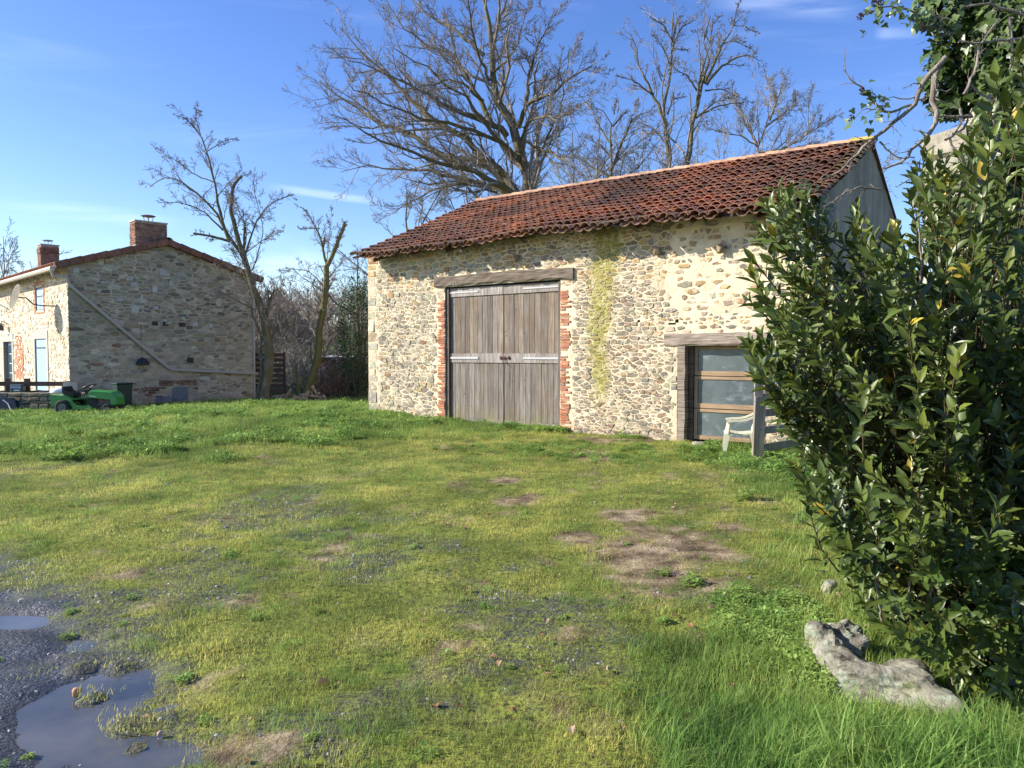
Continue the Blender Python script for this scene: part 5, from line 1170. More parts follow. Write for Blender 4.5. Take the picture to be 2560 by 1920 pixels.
def tree(name, label, guides, levels, mats, seed, group=None, wig=.10, sides=8, base=None, minr=.004, parent=None):
    """guides: (list of 3d points, r0, r1). levels: child specs. > trunk, crown"""
    r_ = np.random.default_rng(seed); G_ = [(resample(g, 15, r_, wig), r0, r1) for g, r0, r1 in guides]
    P = np.stack([g[0] for g in G_]); s = np.linspace(0, 1, 15)[None, :]; r0 = np.array([g[1] for g in G_])[:, None]; r1 = np.array([g[2] for g in G_])[:, None]
    Rd = r0+(r1-r0)*s**.8; Rd = Rd*(1+r_.normal(0, .05, Rd.shape)); low = P[:, :, 2].min(); root = P[np.unravel_index(P[:, :, 2].argmin(), P.shape[:2])]
    e = empty(name, base if base is not None else (root[0], root[1], max(root[2], 0)), label, 'tree', group=group)
    V, f = tubes(P, Rd, sides); add('trunk', V, f, mats[0], e, col=np.ones((len(V), 3)), smooth=True)
    cur, cr = P, Rd; VV, FF, CC = [], [], []; n = 0
    for k, lv in enumerate(levels):
        cur, cr = children(cur, cr, r_=r_, **lv); cr = np.maximum(cr, minr*(1 if k else 1.4)*np.linspace(1, .7, cr.shape[1])[None, :]); V, f = tubes(cur, cr, 5 if k == 0 else (4 if k == 1 else 3))
        VV.append(V); FF.append(f+n); n += len(V); CC.append(np.repeat(r_.uniform(.75, 1.2, len(cur)), len(V)//len(cur)))
    V = np.concatenate(VV); add('crown', V, np.concatenate(FF), mats[1], e, col=np.repeat(np.concatenate(CC)[:, None], 3, 1)); return e
def px3(pts, Y, depth, conv, r_, d0=0):
    """a limb drawn through picture points at the distance of its tree, swinging towards or away as it goes out"""
    sw = r_.uniform(-1, 1)*depth; n = len(pts); return [np.array(W(*conv(*p), Y+d0+sw*(i/(max(n-1, 1)))**1.1)) for i, p in enumerate(pts)]
LV = lambda m, f, a, n, **k: dict(m=m, f_len=f, ang=a, npts=n, **k)
ra = np.random.default_rng(40)
# --- great oak behind the barn
cv = lambda x, y: (x/3.2+656.7, y/3.2); Y0 = 34
og = [([(1590, 2300), (1570, 1700), (1560, 1340), (1500, 1000), (1400, 750), (1290, 480), (1240, 300), (1245, 0), (1250, -200)], .42, .05, 0),
 ([(1590, 1700), (1500, 1330), (1300, 1130), (1100, 960), (860, 800), (680, 600), (520, 460), (380, 350), (260, 200)], .26, .018, 4),
 ([(1570, 1600), (1480, 1320), (1250, 1120), (950, 1050), (650, 900), (400, 790), (110, 560)], .24, .018, 4), ([(1560, 1550), (1450, 1300), (1150, 1170), (900, 1110), (650, 1020), (400, 900), (190, 790)], .18, .015, 5),
 ([(1560, 1600), (1450, 1330), (1100, 1230), (800, 1170), (500, 1140), (250, 1190)], .15, .013, 5), ([(1500, 1500), (1300, 1270), (1100, 1240), (850, 1330), (700, 1430), (560, 1480)], .11, .012, 4), ([(1340, 1330), (1100, 1260), (900, 1330), (760, 1420)], .06, .01, 5),
 ([(1400, 940), (1330, 860), (1100, 780), (900, 680), (700, 560), (480, 480), (300, 420)], .15, .014, 6), ([(1300, 860), (1170, 580), (1050, 400), (900, 320), (700, 220), (570, 0)], .13, .014, 6), ([(1240, 380), (1100, 250), (1000, 180), (800, 60), (700, -60)], .1, .014, 6),
 ([(1480, 880), (1540, 700), (1700, 650), (1900, 500), (2030, 430)], .13, .012, 5), ([(1530, 740), (1560, 500), (1620, 300), (1720, 100)], .09, .012, 5), ([(1310, 500), (1310, 250), (1400, 0), (1450, -150)], .10, .012, 5),
 ([(1500, 960), (1640, 1040), (1800, 1100), (1950, 1250)], .09, .012, 6), ([(1560, 1300), (1650, 1000), (1750, 800), (1800, 600), (1830, 350)], .08, .012, 6), ([(1240, 700), (1100, 560), (950, 560), (860, 590), (700, 640)], .08, .012, 5), ([(1280, 560), (1180, 300), (1150, 100), (1130, -80)], .08, .012, 6),
 ([(1540, 1150), (1350, 1000), (1150, 700), (980, 560), (800, 430), (620, 330)], .12, .012, -9), ([(1540, 1200), (1500, 900), (1600, 800), (1750, 820), (1950, 700)], .1, .012, -9), ([(1500, 1100), (1300, 950), (1000, 850), (700, 800), (430, 640), (300, 560)], .12, .012, 8), ([(1300, 500), (1400, 420), (1480, 300), (1540, 60)], .07, .01, 6)]
og = [(px3(p, Y0, d, cv, ra), a, c) for p, a, c, d in og]
tree('oak_tree', 'great bare oak with a wide spreading crown rising behind the barn roof', og, [LV(20, .30, .75, 8, tmin=.2, up=.1, wig=.2, flen_end=.6), LV(9, .42, .75, 5, up=.1, wig=.22), LV(7, .58, .75, 3, up=.08, wig=.25, tmin=.12)], (BK_OAK, BK_TWIG), 1, minr=.0065, base=(W(1145, 765, Y0).x, Y0, 0))
# --- tall trees to its right
cv = lambda x, y: (x/3.657+1244, y/3.657); Y0 = 42
g = [([(735, 2600), (735, 1350), (715, 1100), (710, 850), (730, 600), (760, 350), (770, 100)], .24, .03, 0), ([(715, 1000), (700, 950), (610, 740), (490, 520), (490, 400), (460, 300), (400, 250)], .12, .015, 2), ([(755, 420), (790, 290), (850, 200), (970, 140)], .07, .012, 2), ([(600, 745), (450, 630), (320, 600)], .06, .012, 2), ([(745, 520), (700, 400), (640, 310), (590, 260)], .06, .012, 2), ([(765, 340), (700, 200), (590, 140)], .05, .012, 2), ([(760, 330), (800, 170), (830, 140)], .05, .01, 2), ([(722, 900), (770, 780), (860, 760)], .05, .01, 2), ([(728, 560), (790, 480), (870, 520)], .04, .01, 2), ([(710, 650), (640, 510)], .03, .01, 2), ([(720, 1150), (600, 1000), (480, 960)], .05, .01, 2), ([(765, 380), (890, 400)], .04, .01, 1)]
LT = [LV(11, .32, .75, 6, tmin=.22, up=.12, wig=.22), LV(8, .5, .8, 4, up=.1, wig=.25), LV(6, .55, .75, 3, up=.05, wig=.25, tmin=.12)]
tree('bare_tree', 'tall thin bare tree with an upright forked top, right of the oak', [(px3(p, Y0, d, cv, ra), a, c) for p, a, c, d in g], LT, (BK_OAK, BK_TWIG), 2, minr=.0075, base=(W(1445, 765, Y0).x, Y0, 0), group='bare trees behind the barn')
g = [([(790, 2600), (840, 1330), (930, 1000), (960, 850), (1040, 600), (1060, 350), (1060, 130)], .26, .03, 0), ([(1020, 660), (1130, 420), (1250, 180), (1350, 100)], .1, .013, 2), ([(1030, 670), (1110, 560), (1180, 500), (1320, 430), (1480, 480)], .1, .013, 2), ([(955, 870), (970, 650), (1040, 400), (1120, 250)], .09, .013, 2), ([(962, 720), (870, 590), (780, 550)], .06, .012, 2), ([(950, 930), (1050, 870), (1150, 830), (1380, 800)], .07, .012, 2), ([(950, 930), (1120, 790), (1240, 800)], .05, .012, 2), ([(1060, 340), (1000, 230), (920, 260)], .04, .012, 1), ([(1060, 330), (1080, 180), (1150, 120)], .04, .012, 1), ([(1240, 200), (1340, 210), (1430, 260)], .03, .01, 1), ([(1150, 350), (1240, 320), (1400, 390)], .04, .01, 1), ([(1020, 715), (1150, 700), (1290, 770)], .05, .01, 2), ([(1250, 190), (1270, 60), (1310, 0)], .04, .01, 1)]
tree('bare_tree', 'tall bare tree leaning right with long arching limbs, second right of the oak', [(px3(p, Y0-1, d, cv, ra), a, c) for p, a, c, d in g], LT, (BK_OAK, BK_TWIG), 3, minr=.0075, base=(W(1480, 765, Y0).x, Y0-1, 0), group='bare trees behind the barn')
g = [([(1420, 2300), (1420, 1270), (1440, 1130), (1530, 950), (1520, 850), (1450, 720)], .22, .02, 0), ([(1500, 1000), (1700, 850), (1800, 820)], .09, .012, 3), ([(1430, 1150), (1330, 900), (1200, 760)], .10, .012, 3), ([(1450, 1200), (1650, 1180), (1840, 1050), (1830, 850), (1850, 740)], .1, .012, 3), ([(1530, 950), (1600, 760), (1650, 600)], .09, .012, 3), ([(1820, 1060), (2000, 950), (2090, 900)], .06, .012, 3), ([(1440, 1150), (1360, 1030), (1280, 880), (1230, 700)], .06, .012, 3), ([(1700, 860), (1740, 720)], .04, .01, 2), ([(1435, 1160), (1300, 1070), (1150, 1050), (1000, 1000)], .06, .012, 3), ([(1560, 900), (1520, 700), (1540, 600)], .04, .01, 2), ([(1650, 1180), (1850, 1150), (2000, 1080)], .05, .01, 2)]
tree('bare_tree', 'pale wide bare tree behind the right end of the barn ridge', [(px3(p, 50, d, cv, ra), a, c) for p, a, c, d in g], [LV(15, .38, .75, 6, tmin=.15, up=.15, wig=.2), LV(8, .5, .75, 4, up=.12, wig=.25), LV(6, .55, .7, 3, up=.05, wig=.25, tmin=.15)], (BK_FAR, BK_TWIG), 4, minr=.0085, base=(W(1632, 765, 50).x, 50, 0), group='bare trees behind the barn')
g = [([(280, 2600), (275, 1420), (290, 1050), (300, 900), (200, 830), (120, 840)], .18, .015, 0), ([(290, 1000), (380, 900), (420, 880)], .06, .012, 2), ([(285, 1150), (160, 950), (90, 830)], .06, .012, 2), ([(275, 1350), (430, 960), (530, 890), (620, 870)], .10, .012, 2), ([(280, 1250), (200, 1150), (60, 1080)], .06, .012, 2), ([(300, 900), (320, 790)], .04, .01, 2), ([(280, 1300), (420, 1200), (560, 1130)], .06, .012, 2), ([(275, 1400), (100, 1300), (-40, 1200)], .07, .012, 3), ([(430, 970), (470, 850), (480, 780)], .04, .01, 2)]
tree('bare_tree', 'lower twiggy bare tree between the oak and the tall thin tree', [(px3(p, 39, d, cv, ra), a, c) for p, a, c, d in g], [LV(12, .36, .75, 6, tmin=.15, up=.1, wig=.22), LV(7, .5, .75, 4, up=.1, wig=.25), LV(6, .55, .7, 3, up=.05, wig=.25, tmin=.15)], (BK_OAK, BK_TWIG), 5, minr=.007, base=(W(1320, 765, 39).x, 39, 0), group='bare trees behind the barn')
def auto(name, label, x, y, h, seed, mats, group, lean=(0, 0), n=7, r0=.16, lv=None, minr=.007, spread=.45):
    r_ = np.random.default_rng(seed); z = gz(x, y); gs = [([np.array([x, y, z-.1]), np.array([x+lean[0]*.5, y, z+h*.5]), np.array([x+lean[0], y+lean[1], z+h])], r0, .02)]
    for k in range(n):
        t = r_.uniform(.12, .75); a = r_.uniform(0, 6.28); p = np.array([x+lean[0]*t, y+lean[1]*t, z+h*t]); L_ = h*spread*(1.1-t*.6); q = p+np.array([math.cos(a), math.sin(a), .9])*L_*.5; s = q+np.array([math.cos(a)*.9, math.sin(a)*.9, .7])*L_*.45; gs.append(([p, q, s], r0*.5*(1-t*.5), .012))
    return tree(name, label, gs, lv or [LV(9, .34, .75, 5, tmin=.2, up=.12, wig=.22), LV(6, .5, .8, 4, up=.1, wig=.25), LV(5, .58, .75, 3, up=.05, wig=.25, tmin=.12)], mats, seed, group=group, minr=minr, wig=.06)
auto('bare_tree', 'bare twiggy bush-like tree behind the left foot of the barn roof', W(880, 700, 36).x, 36, 9.3, 12, (BK_OAK, BK_TWIG), 'bare trees behind the barn', n=9, spread=.6)
auto('bare_tree', 'bare tree far behind the house roof at the left edge', W(12, 700, 62).x, 62, 11.2, 14, (BK_FAR, BK_TWIG), None, n=12, minr=.011, spread=.55)
auto('bare_tree', 'slender bare sapling just left of the barn corner', W(772, 700, 30).x, 30, 5.6, 15, (BK_OAK, BK_TWIG), None, n=8, r0=.06, minr=.005)
auto('bare_tree', 'low bare tree crown just over the barn roof below the oak', W(1235, 700, 40).x, 40, 13.2, 16, (BK_OAK, BK_TWIG), 'bare trees behind the barn', n=12, spread=.6)
auto('bare_tree', 'low pale bare tree peeping over the barn roof between the taller trees', W(1560, 700, 44).x, 44, 14.6, 17, (BK_FAR, BK_TWIG), 'bare trees behind the barn', n=12, spread=.6, minr=.008)
for i_, (px_, Y_, h_, lb_) in enumerate(((1290, 37, 13.0, 'low dense twiggy tree just right of the oak trunk'), (1385, 43, 14.3, 'dense low bare tree left of the two tall thin trees'), (1700, 47, 15.5, 'dense low bare tree over the right half of the barn roof'), (1500, 40, 13.4, 'low bare scrub tree at the foot of the two tall thin trees'), (1010, 38, 10.8, 'low bare tree behind the left slope of the barn roof'))):
    auto('bare_tree', lb_, W(px_, 700, Y_).x, Y_, h_, 30+i_, (BK_FAR if i_ % 2 else BK_OAK, BK_TWIG), 'bare trees behind the barn', n=12, spread=.5, minr=.0085, r0=.11)
# --- the two pruned trees by the house
cv = lambda x, y: (x/2.341+293.8, y/2.341+198.7); Y0 = 24.0
g = [([(640, 1600), (655, 1500), (672, 1400), (676, 1300), (655, 1150), (600, 1000), (540, 820)], .165, .085, 0), ([(622, 1590), (618, 1520), (640, 1430), (632, 1350), (628, 1290)], .09, .03, 0), ([(540, 825), (515, 740), (480, 600), (482, 560), (490, 470), (535, 425)], .085, .045, 0),
 ([(545, 830), (480, 750), (430, 640), (330, 530), (230, 450), (150, 420), (70, 480)], .06, .010, .8), ([(470, 750), (420, 600), (400, 460), (360, 300), (310, 190), (270, 150), (240, 130)], .055, .012, .5), ([(475, 755), (380, 728), (340, 722), (290, 715)], .05, .03, .3),
 ([(548, 825), (600, 680), (650, 590), (720, 540), (800, 520)], .035, .010, .8), ([(440, 700), (340, 600), (230, 560), (120, 560)], .03, .008, .6), ([(560, 810), (640, 750), (750, 700)], .02, .006, .8), ([(612, 1040), (560, 960), (500, 900), (380, 880)], .022, .006, -1), ([(600, 1100), (520, 1060), (430, 1010), (330, 1010)], .022, .006, -1),
 ([(680, 1190), (662, 1100), (700, 1000)], .06, .03, 0), ([(668, 1110), (672, 1040), (668, 1000)], .03, .02, 0), ([(545, 800), (548, 720), (552, 660)], .04, .025, .1), ([(310, 200), (250, 130), (200, 120)], .018, .006, .4), ([(330, 230), (300, 120), (310, 70)], .016, .006, .4), ([(545, 830), (560, 700), (470, 460), (560, 400)], .02, .006, .8), ([(360, 300), (440, 250), (510, 230)], .016, .005, .5), ([(400, 460), (300, 420), (180, 330), (100, 300)], .022, .006, -.6),
 ([(600, 980), (560, 880), (500, 830), (480, 700)], .015, .006, -.4), ([(590, 900), (650, 700), (610, 560), (590, 430)], .018, .006, .7), ([(680, 1260), (700, 1210), (690, 1190)], .03, .015, 0), ([(640, 1260), (590, 1130), (560, 950), (480, 790)], .035, .010, .3)]
LP = [LV(13, .30, .85, 6, tmin=.25, up=.08, wig=.25, maxr=.016), LV(8, .5, .8, 5, up=.02, wig=.28, maxr=.007), LV(6, .55, .8, 3, up=.0, wig=.28, maxr=.004)]
tree('pruned_tree', 'tall leaning bare tree with broken limbs in front of the house corner', [(px3(p, Y0, d, cv, ra), a, c) for p, a, c, d in g], LP, (BK_PRUNE, BK_TWIG), 7, minr=.0042, base=(W(567, 868, Y0).x, Y0, 0), wig=.05, sides=10)
Y0 = 26.5
g = [([(850, 1560), (870, 1520), (905, 1400), (925, 1300), (925, 1200), (960, 1050), (962, 880)], .155, .09, 0), ([(962, 885), (985, 850), (1010, 780), (1045, 700), (1055, 655)], .085, .05, 0), ([(1050, 690), (1068, 668)], .03, .02, 0), ([(965, 885), (945, 800), (940, 750), (900, 670), (870, 610), (830, 580)], .05, .015, .3), ([(945, 800), (955, 730)], .035, .03, 0), ([(960, 990), (880, 910), (800, 890), (730, 930), (720, 960)], .02, .006, .7), ([(960, 960), (1030, 870), (1110, 810)], .02, .006, .7), ([(905, 1420), (885, 1340), (885, 1290)], .05, .02, .2), ([(930, 690), (860, 690), (820, 690)], .02, .008, .3), ([(890, 1480), (950, 1330), (1010, 1200), (1040, 1100)], .025, .008, .4), ([(960, 1040), (980, 1030)], .04, .02, 0), ([(960, 900), (980, 700), (990, 590)], .015, .005, .5), ([(830, 1540), (820, 1490), (800, 1350)], .10, .01, .2)]
tree('pruned_tree', 'mossy pruned bare tree with a forked stub top left of the barn', [(px3(p, Y0, d, cv, ra), a, c) for p, a, c, d in g], LP, (BK_MOSSY, BK_TWIG), 8, minr=.0042, base=(W(662, 862, Y0).x, Y0, 0), wig=.05, sides=10)
# --- brambles, evergreen shrub and the far wood
def brush(name, label, cx, cy, rx, ry, h, n, seed, mat, cat, minr=.004, kind='stuff'):
    r_ = np.random.default_rng(seed); a = r_.uniform(0, 6.28, n); q = np.sqrt(r_.uniform(0, 1, n)); x = cx+rx*q*np.cos(a); y = cy+ry*q*np.sin(a); z = gh(x, y)
    d = norm(np.stack([r_.normal(0, .45, n), r_.normal(0, .45, n), np.ones(n)], 1)); L_ = h*r_.uniform(.5, 1.1, n); out = [np.stack([x, y, z], 1)]
    for k in range(7): d = norm(d+r_.normal(0, .2, d.shape)-np.array([0, 0, .07*k])); out.append(out[-1]+d*(L_/7)[:, None])
    P = np.stack(out, 1); Rd = np.full((n, 8), .012)*np.linspace(1, .4, 8); c1, r1 = children(P, Rd, 5, .4, .8, 5, r_, wig=.25); c2, r2_ = children(c1, r1, 4, .5, .8, 4, r_, wig=.25); c1r = np.maximum(r1, minr); c2r = np.maximum(r2_, minr*.8)
    V1, f1 = tubes(P, np.maximum(Rd, minr), 4); V2, f2 = tubes(c1, c1r, 3); V3, f3 = tubes(c2, c2r, 3); V = np.concatenate([V1, V2, V3]); f = np.concatenate([f1, f2+len(V1), f3+len(V1)+len(V2)])
    return add(name, V, f, mat, col=np.repeat(r_.uniform(.7, 1.2, (len(V), 1)), 3, 1), label=label, cat=cat, kind=kind)
BK_RED = mk_bark('bramble_stem', (.11, .07, .05), (.27, .19, .14))
brush('bramble_thicket', 'tangled bare bramble thicket left of the barn corner', W(735, 850, 27.5).x, 27.5, 1.3, 1.1, 1.6, 150, 3, BK_RED, 'brambles')
brush('bramble_thicket', 'thin tangled brush beyond the slat screen between the pruned trees', W(650, 850, 31).x, 31, 2.6, 1.6, 2.4, 130, 4, BK_TWIG, 'brush')
brush('bramble_thicket', 'tall bare thicket behind the brambles', W(720, 850, 36).x, 38, 6, 2.5, 4.0, 170, 5, BK_TWIG, 'brush', .006)
def leafmat(name, stops, rough, tr, spec=.5, coat=0, sc=1.5):
    m = M(name, rough, spec); c = m.mix(1, m.ramp(m.noise(sc, 4), stops), m.attr('Col'), 'MULTIPLY'); m.color(c); m.b.inputs['Coat Weight'].default_value = coat; m.b.inputs['Coat Roughness'].default_value = .25; m.trans(c, tr); return m.m
def leaves(P, D, U, L_, tmpl, faces, r_, tone):
    """N leaves: base points P, long direction D, face-up hint U, lengths"""
    D = norm(D); S_ = norm(np.cross(D, U)); Nn = np.cross(S_, D); T_ = tmpl[None]*L_[:, None, None]
    V = P[:, None]+D[:, None]*T_[..., 0:1]+S_[:, None]*T_[..., 1:2]+Nn[:, None]*T_[..., 2:3]; m = tmpl.shape[0]; base = (np.arange(len(P))*m)[:, None, None]
    return V.reshape(-1, 3), [(f[None]+base).reshape(-1, f.shape[1]) for f in faces], np.repeat(tone, m, axis=0)
ML_HOLLY = leafmat('evergreen_leaf', [(.3, (.03, .06, .018)), (.7, (.07, .12, .03))], .5, .15)
def cloud_shrub(name, label, c, rad, n, ls, seed, mat, cat, tmpl=None):
    r_ = np.random.default_rng(seed); e = empty(name, (c[0], c[1], 0), label, cat); d = norm(r_.normal(0, 1, (n, 3))); k = fbm(d[:, 0]*2.4+5, d[:, 2]*2.4+d[:, 1]*2+5, seed)
    q = (r_.uniform(.35, 1, n)**.5)*(.62+.75*k); P = np.array(c)+d*q[:, None]*np.array(rad); D = norm(d+r_.normal(0, .6, (n, 3))); U = norm(d+np.array([0, 0, .8])+r_.normal(0, .4, (n, 3)))
    t = np.array([(0, 0, 0), (.5, .3, .05), (1, 0, -.05), (.5, -.3, .05)]); V, f, cc = leaves(P, D, U, ls*r_.uniform(.6, 1.3, n), t, [np.array([[0, 1, 2, 3]])], r_, np.repeat(r_.uniform(.6, 1.35, (n, 1)), 3, 1))
    add('foliage', V, f, mat, e, col=cc); b = B()
    for _ in range(9):
        x, y = r_.normal(0, rad[0]*.3), r_.normal(0, rad[1]*.3); b.tube([(c[0]+x*.4, c[1]+y*.4, gz(c[0], c[1])-.05), (c[0]+x, c[1]+y, c[2]), (c[0]+x*2, c[1]+y*2, c[2]+rad[2]*.6)], [.03, .02, .008], 5)
    b.cur = (1, 1, 1); b.obj('stem', BK_OAK, e); return e
cxh = W(777, 700, 27).x; cloud_shrub('holly_shrub', 'tall dark evergreen shrub against the left corner of the barn', (cxh, 27, 2.1), (.75, .8, 2.3), 5200, .085, 5, ML_HOLLY, 'shrub')
cloud_shrub('holly_shrub', 'lower olive green ivy hump left of the dark evergreen shrub', (W(752, 700, 28.5).x, 28.5, .8), (.8, .7, 1.1), 1600, .08, 6, ML_HOLLY, 'shrub')
# the far wood: a few bare tree forms set many times over the slope
def plain_tree(seed, h):
    r_ = np.random.default_rng(seed); gs = [np.array([[0, 0, -.3], [.1, 0, h*.5], [r_.normal(0, .3), 0, h]])]
    for k in range(9):
        t = r_.uniform(.15, .8); a = r_.uniform(0, 6.28); p = np.array([0, 0, h*t]); L_ = h*.42*(1.1-t*.5); q = p+np.array([math.cos(a), math.sin(a), 1.1])*L_*.5; gs.append(np.array([p, q, q+np.array([math.cos(a)*.7, math.sin(a)*.7, .9])*L_*.4]))
    P = np.stack([resample(g, 8, r_, .1) for g in gs]); Rd = np.array([.12]+[.05]*9)[:, None]*np.linspace(1, .3, 8)[None, :]
    c1, r1 = children(P, Rd, 9, .35, .7, 5, r_, tmin=.15); c2, q2 = children(c1, r1, 7, .5, .7, 4, r_); r1 = np.maximum(r1, .02); q2 = np.maximum(q2, .014)
    V1, f1 = tubes(P, Rd, 5); V2, f2 = tubes(c1, r1, 3); V3, f3 = tubes(c2, q2, 3); V = np.concatenate([V1, V2, V3])
    return mesh_data('wood_tree', V, [np.concatenate([f1, f2+len(V1), f3+len(V1)+len(V2)])], BK_FAR, np.repeat(r_.uniform(.7, 1.2, (len(V), 1)), 3, 1))
C_WOOD = source('wood_trees', [plain_tree(100+i, 7.5) for i in range(4)])
rq = np.random.default_rng(50); n = 1500; x = rq.uniform(-170, 150, n); y = rq.uniform(72, 150, n)+.0*x; near = rq.uniform(0, 1, n) < .35; y = np.where(near, rq.uniform(62, 85, n), y)
P_ = np.stack([x, y, gh(x, y)], 1); scatter('far_wood', P_, np.stack([rq.normal(0, .04, n), rq.normal(0, .04, n), rq.uniform(0, 6.28, n)], 1), np.repeat(rq.uniform(.7, 1.15, (n, 1)), 3, 1), rq.integers(0, 4, n), C_WOOD, label='brown bare wood on the rising ground far behind the yard', cat='wood', kind='stuff')

# ================================================================== THE BUSH ON THE RIGHT
rl = np.random.default_rng(60)
ML_LAUREL = leafmat('laurel_leaf', [(.3, (.042, .075, .016)), (.7, (.115, .155, .032))], .38, .16, .45, .0, 2.2)
def ltmpl(wd, fold, curl, wav, ph):
    ts = [0, .18, .42, .68, .88, 1]; wp_ = [.0, .62, 1.0, .8, .35, 0]; V = []
    for i, (t, w_) in enumerate(zip(ts, wp_)):
        z = -curl*t*t; wv = wav*math.sin(t*14+ph)
        if i in (0, 5): V.append((t, 0, z))
        else: V += [(t, -w_*wd, z+fold*w_*wd+wv), (t, 0, z), (t, w_*wd, z+fold*w_*wd-wv)]
    q, tr = [], [(0, 2, 1), (0, 3, 2)]
    for i in range(3): a = 1+3*i; q += [(a, a+1, a+4, a+3), (a+1, a+2, a+5, a+4)]
    tr += [(10, 11, 13), (11, 12, 13)]; return np.array(V), [np.array(q), np.array(tr)]
TM = [ltmpl(.19, .5, .10, .012, 0), ltmpl(.17, .8, .22, .02, 1), ltmpl(.21, .3, -.03, .015, 2), ltmpl(.18, .6, .30, .01, 4)]
# outline of the bush in the picture, only used to choose where its shoots end
OUT = [(1668, 402), (1625, 470), (1612, 590), (1640, 690), (1612, 745), (1630, 850), (1690, 960), (1740, 1070), (1785, 1160), (1830, 1250), (1880, 1330), (1960, 1420), (2090, 1480), (2215, 1500), (2420, 1500), (2420, 60), (2215, 90), (2120, 190), (2080, 290), (2010, 330), (1960, 370), (1930, 480), (1880, 520), (1850, 430), (1815, 660), (1775, 600), (1745, 420), (1705, 390)]
def inpoly(x, y, poly):
    c = False; j = len(poly)-1
    for i in range(len(poly)):
        if (poly[i][1] > y) != (poly[j][1] > y) and x < (poly[j][0]-poly[i][0])*(y-poly[i][1])/(poly[j][1]-poly[i][1])+poly[i][0]: c = not c
        j = i
    return c
bush = empty('laurel_bush', (2.7, 4.6, 0), 'big glossy dark green laurel bush filling the right side of the yard', 'bush')
tips = []
while len(tips) < 760:
    x, y = rl.uniform(1600, 2420), rl.uniform(60, 1500)
    if not inpoly(x, y, OUT): continue
    if y < 420 and x > 2000 and rl.uniform() < .45: continue
    dep = rl.uniform(3.3, 4.4) if x < 1850 else rl.uniform(3.0, 5.0)
    if y > 1050: dep = min(dep, G(x, min(y+120, 1640)).y+.35); dep = max(dep, 2.7)
    tips.append((x, y, dep))
tips += [(1668, 410, 3.6), (1650, 440, 3.65), (1690, 430, 3.7), (1630, 480, 3.6), (1625, 560, 3.7), (1640, 520, 3.8), (1722, 470, 3.9), (1620, 650, 3.7), (1618, 745, 3.6), (1640, 720, 3.8), (1740, 430, 4.0), (1850, 440, 4.2), (1865, 470, 4.3), (2000, 300, 4.3), (2010, 340, 4.4), (1970, 380, 4.3), (2020, 380, 4.2), (1900, 500, 4.3), (1780, 640, 4)]
SP, SR, LPt, LD, LU, LL, LT_ = [], [], [], [], [], [], []
roots = [np.array([2.75, 4.9, 0]), np.array([2.6, 4.6, 0]), np.array([3.1, 4.7, 0]), np.array([3.5, 4.6, 0]), np.array([2.9, 5.2, 0]), np.array([2.4, 4.35, 0])]
for x, y, dep in tips:
    T0 = np.array(W(x, y, dep)); rt_ = roots[np.argmin([abs(T0[0]-q[0])+rl.uniform(0, .6) for q in roots])]+rl.normal(0, .07, 3)*np.array([1, 1, 0])
    out = np.array([T0[0]-rt_[0], (T0[1]-rt_[1])*.7, 0]); dr = norm(out*.55+np.array([-.12, 0, .9])+rl.normal(0, .22, 3))
    if T0[2] < .9: dr = norm(out*1.0+np.array([-.1, -.1, .35])+rl.normal(0, .25, 3))
    Ls = rl.uniform(.35, .62); A = T0-dr*Ls; mid = rt_*.62+A*.38+np.array([.1, .1, .22*T0[2]])*(1 if T0[2] > 1 else .4); pth = resample([rt_, mid, A, T0], 9, rl, .05); SP.append(pth); SR.append(np.linspace(.010, .0026, 9))
    nl = int(Ls*44); tt = np.linspace(.05, 1, nl)+rl.normal(0, .01, nl); i = np.clip(tt, 0, 1)
    base = A+(T0-A)*i[:, None]; phi = np.arange(nl)*2.4+rl.uniform(0, 6); ax_ = norm(T0-A); s1 = norm(np.cross(ax_, [0.3, .8, .1])); s2 = np.cross(ax_, s1)
    rad_ = s1*np.cos(phi)[:, None]+s2*np.sin(phi)[:, None]; op = (1.05-.55*i+rl.normal(0, .15, nl))[:, None]; D = norm(ax_*np.cos(op)+rad_*np.sin(op)); U = norm(ax_*.9-rad_*.2+rl.normal(0, .35, (nl, 3))+np.array([-.2, -.1, .3]))
    LPt.append(base); LD.append(D); LU.append(U); LL.append(rl.uniform(.058, .118, nl)*(1-.3*(i > .93))); fr = rl.uniform(.65, 1.25, nl)[:, None]; young = (i[:, None] > .75)*rl.uniform(0, 1, (nl, 1)); sick = (rl.uniform(0, 1, (nl, 1)) < .018)*1.0; LT_.append(fr*np.array([[1, 1, 1]])+young*np.array([[.65, .45, .1]])+sick*np.array([[3.2, 1.2, .3]]))
V, f = tubes(np.stack(SP), np.stack(SR), 4); ms = simple('laurel_stem', (.10, .075, .035), .7, .35, 20); add('stems', V, f, ms, bush, smooth=True, kind='stuff')
LPt, LD, LU, LL, LT_ = map(np.concatenate, (LPt, LD, LU, LL, LT_)); print('laurel leaves', len(LPt))
kind_ = rl.integers(0, 4, len(LPt)); size = LL/np.maximum(LPt[:, 1], .5); vis = (LPt[:, 0]/LPt[:, 1] < .70)
order = np.argsort(-(size*vis*(LPt[:, 1] < 3.6)+.0001*size)); big = set(order[:300].tolist()); mask = np.ones(len(LPt), bool)
for i in order[:300]:
    mask[i] = False; t, fc = TM[kind_[i]]; V, f, c = leaves(LPt[i:i+1], LD[i:i+1], LU[i:i+1], LL[i:i+1], t, fc, rl, LT_[i:i+1]); add('leaf', V, f, ML_LAUREL, bush, col=c, smooth=True)
VV, QQ, TT_, CC, n = [], [], [], [], 0
